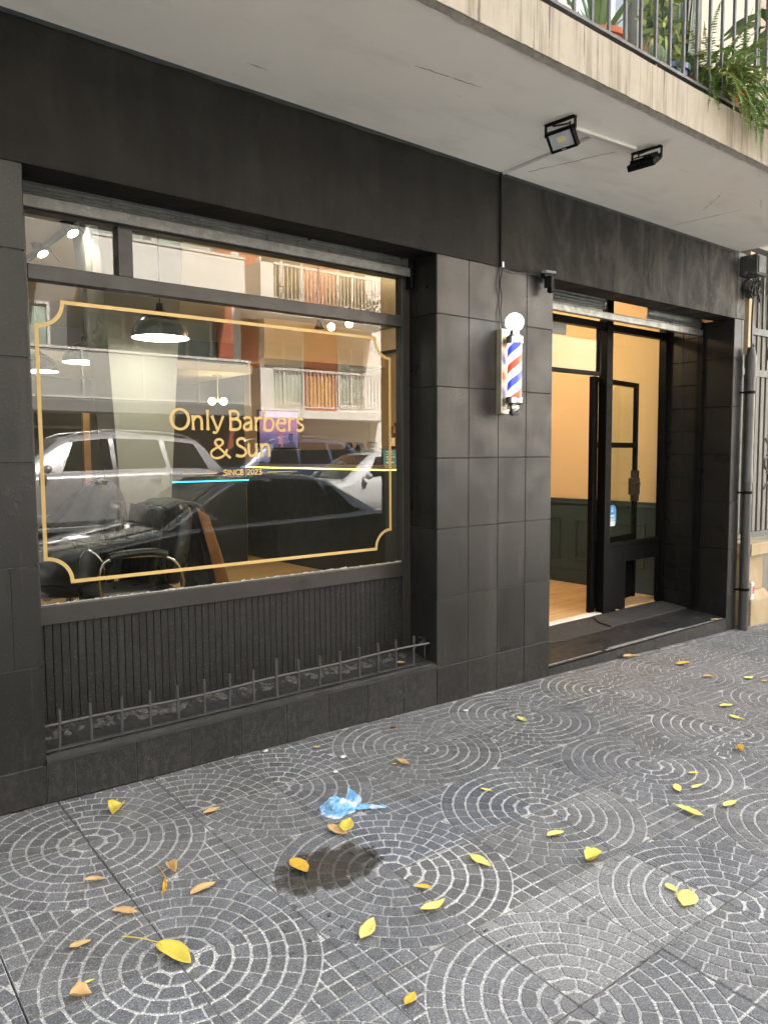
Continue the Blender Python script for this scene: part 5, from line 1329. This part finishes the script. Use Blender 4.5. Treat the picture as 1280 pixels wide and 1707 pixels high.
# crumpled plastic bag
def bag_mat():
    m, t, b, v = base_mat('bag_film')
    c = ramp(t, noise(t, v, 15, 3, .5, .8), [(.34, (.78,.84,.90)), (.42, (.16,.46,.82)), (.54, (.30,.62,.90)), (.60, (.80,.86,.92)), (.66, (.86,.52,.62)), (.74, (.60,.78,.93))])
    t.links.new(c, b.inputs['Base Color']); b.inputs['Roughness'].default_value = .22
    b.inputs['Alpha'].default_value = .72
    return m
bx, by = 1.695, -.715
def bagf(u, v):
    a = 2*pi*u; e = v*pi/2
    n_ = mnoise.noise((cos(a)*1.6*cos(e), sin(a)*1.6*cos(e), e*1.5+4)); n2 = mnoise.noise((cos(a)*5*cos(e), sin(a)*5*cos(e), e*5))
    r_ = .076*(1+.35*n_+.12*n2)
    return (bx+r_*1.0*cos(a)*cos(e)+.012*sin(e), by+r_*.80*sin(a)*cos(e), gz(bx,by)+.004+max(0,.046*sin(e)*(1+.5*n_+.22*n2)))
b = MB(); b.grid(bagf, 56, 20)
bg_ = tag(b.build('plastic_bag', bag_mat(), None, smooth=35), 'crumpled blue and pink plastic bag on the pavement', 'bag')
b = MB(); b.grid(lambda u, v: (bx+.05+.11*u+.012*sin(v*3), by-.035-.07*u+.026*v*(1-.6*u), gz(bx,by)+.006+.012*abs(mnoise.noise((u*5, v*3, 1)))+.01*sin(pi*u)*v), 20, 6); b.build('torn_strip', bg_.data.materials[0], bg_, smooth=50)
b = MB(); b.grid(lambda u, v: (bx+.055+.035*v+.01*u, by+.02-.05*v, gz(bx,by)+.004+.075*u*(1-.5*v)+.008*mnoise.noise((u*4, v*4, 9))), 8, 8); b.build('upright_flap', bg_.data.materials[0], bg_, smooth=50)

# ---------------------------------------------------------------- the street behind the camera (seen in the glass)
TYRE = M('tyre', (.02,.02,.02), .8); RIM = M('alloy_rim', (.45,.45,.46), .3, .8); DKGLASS = M('car_glass', (.008,.009,.010), .04, var=.02, spec=.7)
HEADL = M('headlight', (.7,.72,.75), .15); TAILL = M('tail_light', (.35,.02,.02), .2); PLATE = M('number_plate', (.6,.6,.6), .5)
def lerp_st(st, x):
    if x <= st[0][0]: return st[0][1:]
    for a, c in zip(st, st[1:]):
        if x <= c[0]:
            f = (x-a[0])/(c[0]-a[0]); return tuple(p+(q-p)*f for p, q in zip(a[1:], c[1:]))
    return st[-1][1:]
def car(name, label, cat, X0, Y0, Z0, body, gh, wins, wheels, wr, paint, dark_trim=True, rails=False, slope=0):
    t_ = thing(name, label, cat, (X0,Y0,Z0), 'parked cars across the street')
    W = lambda x, y, z: (X0+x, Y0+y, Z0+z+slope*x)
    L = body[-1][0]
    b = MB(); n = 40; secs = []
    for i in range(n+1):
        x = body[0][0]+(L-body[0][0])*i/n; zb, zs, hw = lerp_st(body, x)
        half = [(hw*.80,zb),(hw*.97,zb+.10),(hw,zb+(zs-zb)*.45),(hw*.985,zs-.10),(hw*.95,zs-.03),(hw*.88,zs),(hw*.5,zs+.025)]
        secs.append([W(x,y,z) for y, z in half]+[W(x,0,zs+.035)]+[W(x,-y,z) for y, z in half[::-1]])
    m = len(secs[0]); vs = [p for s_ in secs for p in s_]
    b.add(vs, [(i*m+k, i*m+k+1, (i+1)*m+k+1, (i+1)*m+k) for i in range(n) for k in range(m-1)]+[tuple(range(m))[::-1], tuple(n*m+k for k in range(m))])
    b.build('body', paint, t_, smooth=50)
    b = MB(); n = 30; secs = []; x0, x1 = gh[0][0], gh[-1][0]
    for i in range(n+1):
        x = x0+(x1-x0)*i/n; zr, wr_ = lerp_st(gh, x); zb, zs, hw = lerp_st(body, x); zr = max(zr, zs+.0)
        half = [(hw*.90,zs-.02),(hw*.90+(wr_-hw*.90)*.8, zs+(zr-zs)*.8),(wr_-.03,zs+(zr-zs)*.96),(wr_-.14,zr)]
        secs.append([W(x,y,z) for y, z in half]+[W(x,0,zr+.015)]+[W(x,-y,z) for y, z in half[::-1]])
    m = len(secs[0]); vs = [p for s_ in secs for p in s_]
    b.add(vs, [(i*m+k, i*m+k+1, (i+1)*m+k+1, (i+1)*m+k) for i in range(n) for k in range(m-1)]+[tuple(range(m))[::-1], tuple(n*m+k for k in range(m))])
    b.build('cabin', paint, t_, smooth=50)
    def side_pt(x, f, s_, off=.007):
        zr, wr_ = lerp_st(gh, x); zb, zs, hw = lerp_st(body, x); y = hw*.90+(wr_-hw*.90)*f*1.0+off
        return W(x, s_*y, zs+(zr-zs)*f)
    for (xa, xb, ta, tb, fa, fb) in wins:        # bottom from xa to xb, top from ta to tb
        for s_ in (-1, 1):
            b = MB(); k = 8
            bot = [side_pt(xa+(xb-xa)*i/k, fa, s_) for i in range(k+1)]; top = [side_pt(ta+(tb-ta)*i/k, fb, s_) for i in range(k+1)]
            b.add(bot+top, [(i,i+1,k+2+i,k+1+i) if s_ < 0 else (i,k+1+i,k+2+i,i+1) for i in range(k)]); b.build('window', DKGLASS, t_)
    # windscreen and rear screen
    for (xs, xe, nm) in ((gh[0][0]+.03, gh[1][0]-.03, 'windscreen'), (gh[-1][0]-.03, gh[-2][0]+.03, 'rear_window')):
        b = MB(); k = 6; rows = []
        for i in range(k+1):
            x = xs+(xe-xs)*i/k; zr, wr_ = lerp_st(gh, x); zb, zs, hw = lerp_st(body, x); y = (wr_-.12)
            s_ = -1 if nm == 'windscreen' else 1
            rows += [W(x+s_*.006,-y,zr+.012), W(x+s_*.006,0,zr+.026), W(x+s_*.006,y,zr+.012)]
        b.add(rows, [(3*i+j, 3*i+j+1, 3*i+j+4, 3*i+j+3) for i in range(k) for j in range(2)]); b.build(nm, DKGLASS, t_, smooth=60)
    for x in wheels:
        zb, zs, hw = lerp_st(body, x)
        for s_ in (-1, 1):
            Rw = Matrix.Rotation(rad(90)*s_*-1, 3, 'X')
            b = MB(); b.lathe([(wr+.055,-.004),(wr+.055,.004)], W(x,s_*(hw*.985),wr), 28, Rw); b.build('wheel_arch', RUBBER, t_)
            b = MB(); b.lathe([(wr*.62,-.10),(wr*.97,-.10),(wr,-.08),(wr,.0),(wr*.97,.018),(wr*.66,.020)], W(x,s_*(hw*.985),wr), 28, Rw); wh = b.build('wheel', TYRE, t_, smooth=40)
            b = MB(); b.lathe([(wr*.65,.012),(wr*.60,.020),(wr*.2,.012),(.0001,.016)], W(x,s_*(hw*.985),wr), 28, Rw); b.build('rim', RIM, wh, smooth=40)
    zb, zs, hw = lerp_st(body, 1.5)
    for s_ in (-1, 1):
        xm = gh[0][0]+.42; zb, zs, hw = lerp_st(body, xm)
        b = MB(); b.sphere(W(xm, s_*(hw+.10), zs+.07), .09, 16, (.7,1.1,.75)); b.box(*sorted((W(xm,s_*hw*.9,0)[0]-.02, W(xm,0,0)[0]+.02)), *sorted((Y0+s_*hw*.9, Y0+s_*(hw+.06))), W(xm,0,zs+.02)[2], W(xm,0,zs+.05)[2]); b.build('door_mirror', paint, t_, smooth=60)
        for (xa, xb, *_r) in wins[:2]:
            x = xb-.22; zb, zs, hw = lerp_st(body, x); b = MB(); b.tube(cat_rom([W(x-.09,s_*(hw*.985),zs-.16),W(x-.06,s_*(hw*1.005+.012),zs-.155),W(x+.06,s_*(hw*1.005+.012),zs-.155),W(x+.09,s_*(hw*.985),zs-.16)], 4), .012, 8); b.build('door_handle', CHROME if rails else paint, t_, smooth=60)
            b = MB(); b.box(*[W(xb+.03,0,0)[0]+k for k in (-.003,.003)], *sorted((Y0+s_*hw*.9, Y0+s_*(hw*1.0+.001))), W(x,0,.34)[2], W(x,0,zs-.06)[2]); b.build('door_gap', RUBBER, t_)
        b = MB(); zb, zs, hw = lerp_st(body, .12); b.sphere(W(.14, s_*(hw*.80), zs-.10), .10, 16, (.9,1.2,.7)); b.build('headlight', HEADL, t_, smooth=60)
        b = MB(); zb, zs, hw = lerp_st(body, L-.1); b.sphere(W(L-.06, s_*(hw*.86), zs-.12), .10, 16, (.6,1,1.2)); b.build('tail_light', TAILL, t_, smooth=60)
        if rails:
            xa, xb = gh[1][0]+.1, gh[-2][0]-.1
            b = MB(); pts = []
            for i in range(12):
                x = xa+(xb-xa)*i/11; zr, wr_ = lerp_st(gh, x); pts.append(W(x, s_*(wr_-.10), zr+(.05 if 0 < i < 11 else .0)))
            b.tube(pts, .016, 8); b.build('roof_rail', CHROME, t_, smooth=60)
    b = MB(); b.obox(W(-.004,0,.42), (.012,.46,.11)); b.build('number_plate', PLATE, t_)
    return t_
SEDB = [(0,.34,.60,.60),(.10,.24,.68,.74),(.5,.20,.76,.82),(1.2,.20,.88,.85),(2.2,.20,.93,.86),(3.3,.20,.97,.85),(3.9,.22,1.0,.81),(4.2,.30,.95,.74),(4.3,.42,.84,.66)]
SEDG = [(1.10,.88,.74),(1.92,1.40,.58),(2.45,1.455,.58),(2.95,1.43,.58),(3.25,1.37,.57),(3.86,1.0,.70)]
SEDW = [(1.62,2.36,1.98,2.34,.08,.88),(2.44,3.20,2.42,3.06,.08,.88),(3.26,3.52,3.14,3.26,.10,.80)]
BLACKCAR = M('black_car_paint', (.006,.008,.011), .12, var=.05, coat=1.0, spec=.6)
car('sedan', 'black sedan parked at the near kerb behind the camera', 'car', 1.95, -4.45, -.27, SEDB, SEDG, SEDW, (.80,3.42), .30, BLACKCAR, slope=-.012)
SUVB = [(0,.42,.85,.70),(.12,.30,.98,.86),(.6,.26,1.06,.92),(1.3,.26,1.10,.94),(2.4,.26,1.12,.95),(3.7,.26,1.14,.94),(4.4,.30,1.12,.90),(4.75,.42,1.05,.82)]
SUVG = [(1.25,1.10,.82),(2.0,1.66,.68),(2.7,1.74,.69),(3.6,1.72,.68),(4.30,1.64,.66),(4.72,1.10,.78)]
SUVW = [(1.95,2.72,2.15,2.70,.06,.86),(2.80,3.62,2.78,3.54,.06,.86),(3.70,4.40,3.64,4.18,.06,.84)]
SILVER = M('silver_car_paint', (.30,.30,.305), .30, .35, var=.04, coat=.8)
car('suv', 'silver sport utility vehicle with roof rails across the street', 'car', 1.55, -9.45, -.02, SUVB, SUVG, SUVW, (.92,3.75), .37, SILVER, rails=True)
car('suv', 'dark blue sport utility vehicle on the far pavement behind the silver one', 'car', 6.6, -11.85, -.02, SUVB, SUVG, SUVW, (.92,3.75), .36, M('blue_car_paint', (.03,.045,.09), .2, .3, var=.04, coat=.8), rails=True)
car('sedan', 'white car parked across the street behind the black sedan', 'car', 7.9, -9.5, -.06, SEDB, SEDG, SEDW, (.80,3.42), .30, M('white_car_paint', (.50,.50,.49), .3, var=.04, coat=.7))

# opposite building
ob = thing('opposite_building', 'grey apartment house with glazed balcony across the street', 'building', (4,-13,0))
oc = thing('opposite_building', 'red brick and white apartment house with railed balconies across the street', 'building', (14,-13,0))
OG = M('opposite_grey', (.19,.185,.17), .85, var=.1, vs=2); OW = M('opposite_white', (.70,.68,.62), .85, var=.08, vs=3); OR = M('opposite_brick', (.38,.10,.05), .85, var=.12, vs=6); OD = M('opposite_dark', (.07,.065,.06), .7)
OWIN = M('window_glass', (.34,.40,.33), .08, var=.6, vs=1.2, spec=.7); OFR = M('window_frame', (.62,.60,.55), .6)
def bx_(par, nm, mat, *boxes, lab=None):
    b = MB()
    for q in boxes: b.box(*q)
    return b.build(nm, mat, par, label=lab)
def owin(par, x0, x1, z0, z1, mull=1, dark=False, y=-13.0):
    b = MB()
    b.box(x0,x1,y-.02,y+.06,z0,z0+.06); b.box(x0,x1,y-.02,y+.06,z1-.06,z1); b.box(x0,x0+.06,y-.02,y+.059,z0+.06,z1-.06); b.box(x1-.06,x1,y-.02,y+.059,z0+.06,z1-.06)
    for k in range(mull):
        xm = x0+(x1-x0)*(k+1)/(mull+1); b.box(xm-.03,xm+.03,y-.02,y+.058,z0+.06,z1-.06)
    f = b.build('window', OFR, par)
    b = MB(); b.box(x0+.06,x1-.06,y+.005,y+.02,z0+.06,z1-.06); b.build('pane', DKGLASS if dark else OWIN, f)
bx_(ob, 'wall', OG, (-14,8.35,-20,-13.01,2.35,12.5), (-14,8.35,-20,-13.6,-.3,2.35))
bx_(ob, 'column', OW, (-1.2,-.8,-13.3,-12.9,-.3,2.3), (3.0,3.4,-13.3,-12.9,-.3,2.3), (5.6,5.95,-13.3,-12.9,-.3,2.3))
owin(ob, 2.2, 4.6, 3.1, 4.5, 1); owin(ob, 5.35, 6.15, 2.6, 4.45, 0); owin(ob, 6.35, 8.2, 2.6, 4.4, 2)
owin(ob, -1.5, .8, 3.1, 4.5, 1); owin(ob, 2.0, 4.4, 5.9, 7.4, 1); owin(ob, 5.4, 6.6, 5.6, 7.3, 1); owin(ob, 6.8, 8.2, 5.6, 7.2, 1); owin(ob, -1.5, .8, 6.0, 7.4, 1)
for (x0,x1) in ((-1.5,.8),(2.0,4.4),(5.4,8.2)): owin(ob, x0, x1, 8.9, 10.4, 1)
owin(ob, 3.6, 5.4, .6, 2.0, 1, True, -13.58); owin(ob, 6.2, 8.1, .5, 1.75, 2, False, -13.58); owin(ob, -.5, 2.8, .3, 2.1, 2, True, -13.58)
bl_ = bx_(ob, 'balcony', OG, (1.2,8.7,-13.0,-12.0,2.24,2.46), lab='long balcony with grey glass front on the first floor')
bx_(bl_, 'front_panel', M('frosted_panel', (.40,.40,.36), .35, var=.06, vs=1), (1.2,8.68,-12.04,-12.01,2.46,3.45)); bx_(bl_, 'handrail', OFR, (1.2,8.7,-12.06,-11.99,3.451,3.50), (1.2,8.7,-12.055,-11.995,2.50,2.53)); bx_(bl_, 'post', OFR, *[(1.2+1.24*k-.02,1.2+1.24*k+.02,-12.008,-11.985,2.46,3.45) for k in range(7)])
bl_ = bx_(ob, 'balcony', OW, (5.2,8.6,-13.0,-12.0,4.85,5.02), lab='upper balcony with a solid white front')
bx_(bl_, 'front_panel', OW, (5.2,8.58,-12.08,-12.0,5.02,5.75)); bx_(bl_, 'handrail', OFR, (5.2,8.6,-12.1,-11.98,5.751,5.80))
bl_ = bx_(ob, 'balcony', OW, (-1.5,4.4,-13.0,-12.2,4.9,5.06)); bx_(bl_, 'handrail', OFR, (-1.5,4.4,-12.24,-12.2,5.95,6.0)); bx_(bl_, 'front_panel', OG, (-1.5,4.4,-12.23,-12.21,5.1,5.9))
bx_(oc, 'wall', OW, (8.36,9.0,-20,-13.0,2.3,12), (9.46,10.8,-20,-13.0,2.3,12), (11.8,12.9,-20,-13.0,2.3,12), (12.9,26,-20,-13.0,-.3,12), (8.36,12.9,-20,-13.05,-.3,2.3))
bx_(oc, 'brick_strip', OR, (9.0,9.46,-20,-12.97,2.3,12), (10.8,11.8,-20,-12.97,2.3,12), (14,15,-20,-12.97,2.3,12), (8.36,8.75,-20,-12.96,-.3,12))
owin(oc, 9.55, 10.75, 2.6, 4.2, 1); owin(oc, 11.82, 12.7, 2.6, 4.2, 1); owin(oc, 9.5, 10.75, 5.2, 6.7, 1, True); owin(oc, 11.82, 12.8, 5.2, 6.6, 1, True); owin(oc, 9.5, 10.75, 8.2, 9.7, 1); owin(oc, 11.82, 12.8, 8.2, 9.7, 1)
bx_(oc, 'garage_door', OD, (8.8,9.4,-13.06,-13.03,-.2,2.1), (11.0,12.6,-13.06,-13.03,-.2,1.6)); bx_(oc, 'door_surround', OW, (9.45,10.9,-13.06,-12.9,-.2,2.2))
def rbalc(x0, x1, z, planta):
    bl_ = bx_(oc, 'balcony', OW, (x0,x1,-13.0,-12.0,z-.2,z), (x0,x0+.35,-12.9,-12.02,z,z+.95))
    bx_(bl_, 'handrail', OFR, (x0+.35,x1,-12.05,-12.0,z+.93,z+.98), (x0+.35,x1,-12.045,-12.005,z+.06,z+.09))
    b = MB()
    xx = x0+.4
    while xx < x1: b.box(xx-.009,xx+.009,-12.035,-12.015,z+.09,z+.93); xx += .11
    b.build('bars', OFR, bl_)
    return bl_
rbalc(8.95, 13.2, 2.42, 0); rbalc(9.0, 13.0, 4.85, 1); rbalc(9.0, 13.0, 7.8, 1)
b = MB(); b.grid(lambda u, v: (10.3+.75*u, -12.06+.012*sin(u*20), 2.5+.75*v), 30, 4); tag(b.build('hanging_cloth', M('orange_cloth', (.62,.30,.06), .8), None, solid=.01), 'orange cloth hanging on the balcony rail across the street', 'cloth')
rg = random.Random(4)
for i, (x, z, lab) in enumerate(((9.9,4.87,'bushy planter on the brick house balcony, left'),(11.4,4.87,'bushy planter on the brick house balcony, middle'),(12.4,4.87,'bushy planter on the brick house balcony, right'),(5.5,3.3,'hanging plant by the grey house window'),(8.1,2.9,'tall plant at the right end of the glazed balcony'))):
    t_ = thing('balcony_plant', lab, 'plant', (x,-12.4,z), 'plants on the balconies across the street'); b = MB()
    for k in range(160):
        p = Vector((x+rg.gauss(0,.25), -12.3+rg.gauss(0,.12), z+.25+rg.gauss(.1,.2))); q = Vector((rg.gauss(0,1),rg.gauss(0,1),rg.gauss(0,1))).normalized()*.16
        blade(b, p, p+q, .06, n=3)
    b.build('foliage', LEAFD, t_); b = MB(); b.box(x-.35,x+.35,-12.5,-12.2,z-.0,z+.18); b.build('trough', TERRA, t_)
# street tree, nearly bare
def tree(x, y, z, label, seed, h=6.5):
    t_ = thing('street_tree', label, 'tree', (x,y,z), 'street trees'); rg = random.Random(seed); bt_ = MB(); lv = MB()
    def branch(p, d, L, r, lev):
        pts = [p.copy()]; n = 6
        for i in range(n):
            d = (d + Vector((rg.gauss(0,.16),rg.gauss(0,.16),rg.gauss(.03,.10)))).normalized(); p = p + d*(L/n); pts.append(p.copy())
        bt_.tube(pts, [r*(1-.6*i/n) for i in range(n+1)], 6 if lev < 2 else 4, False)
        if lev < 3:
            for k in range(4 if lev else 6):
                i = rg.randint(2, n); a = rg.uniform(0,6.28); e = rg.uniform(.35,1.0); q = Vector((cos(a),sin(a),0))
                branch(pts[i], (d*cos(e)+q*sin(e)).normalized(), L*rg.uniform(.42,.62), r*.42, lev+1)
        if lev >= 2:
            for k in range(7):
                c = pts[rg.randint(2,n)] + Vector((rg.gauss(0,.05),rg.gauss(0,.05),rg.gauss(0,.05))); blade(lv, c, c+Vector((rg.gauss(0,.05),rg.gauss(0,.05),rg.gauss(-.05,.04))), .035, n=3)
    branch(Vector((x,y,z)), Vector((0,0,1)), h*.55, .15, 0)
    bt_.build('trunk', M('bark_%d' % seed, (.10,.085,.07), .9, bump=.4, bs=30), t_, smooth=50); lv.build('crown', LY[2], t_)
tree(14.0,-10.95,-.02,'thin street tree in front of the brick house across the street',8)
# rest of the street walls
far = thing('far_building', 'plain cream building further along the far side of the street', 'building', (33,-16,0)); bx_(far, 'wall', OW, (26.02,60,-22,-13,-.5,15)); bx_(far, 'window', DKGLASS, *[(28+3*k,29.4+3*k,-13.03,-12.98,1+3*j,2.6+3*j) for k in range(9) for j in range(4)])
far = thing('far_building', 'plain grey building on the far side to the left', 'building', (-30,-16,0)); bx_(far, 'wall', OG, (-60,-14.02,-22,-13,-.5,14)); bx_(far, 'window', DKGLASS, *[(-58+3*k,-56.6+3*k,-13.03,-12.98,1+3*j,2.6+3*j) for k in range(14) for j in range(4)])
far = thing('sun_block_building', 'unseen tall building added to block the sun left of the shop', 'building', (-30,5,0)); bx_(far, 'wall', UPW, (-60,-9.02,0.02,9,-.6,HT))  # unseen mass put in beside the shop to block the sun
far = thing('sun_block_building', 'unseen tall building added to block the sun right of the shop', 'building', (30,5,0)); bx_(far, 'wall', OG, (14.02,60,0.02,9,-.6,HT))  # same added sun block on the other side
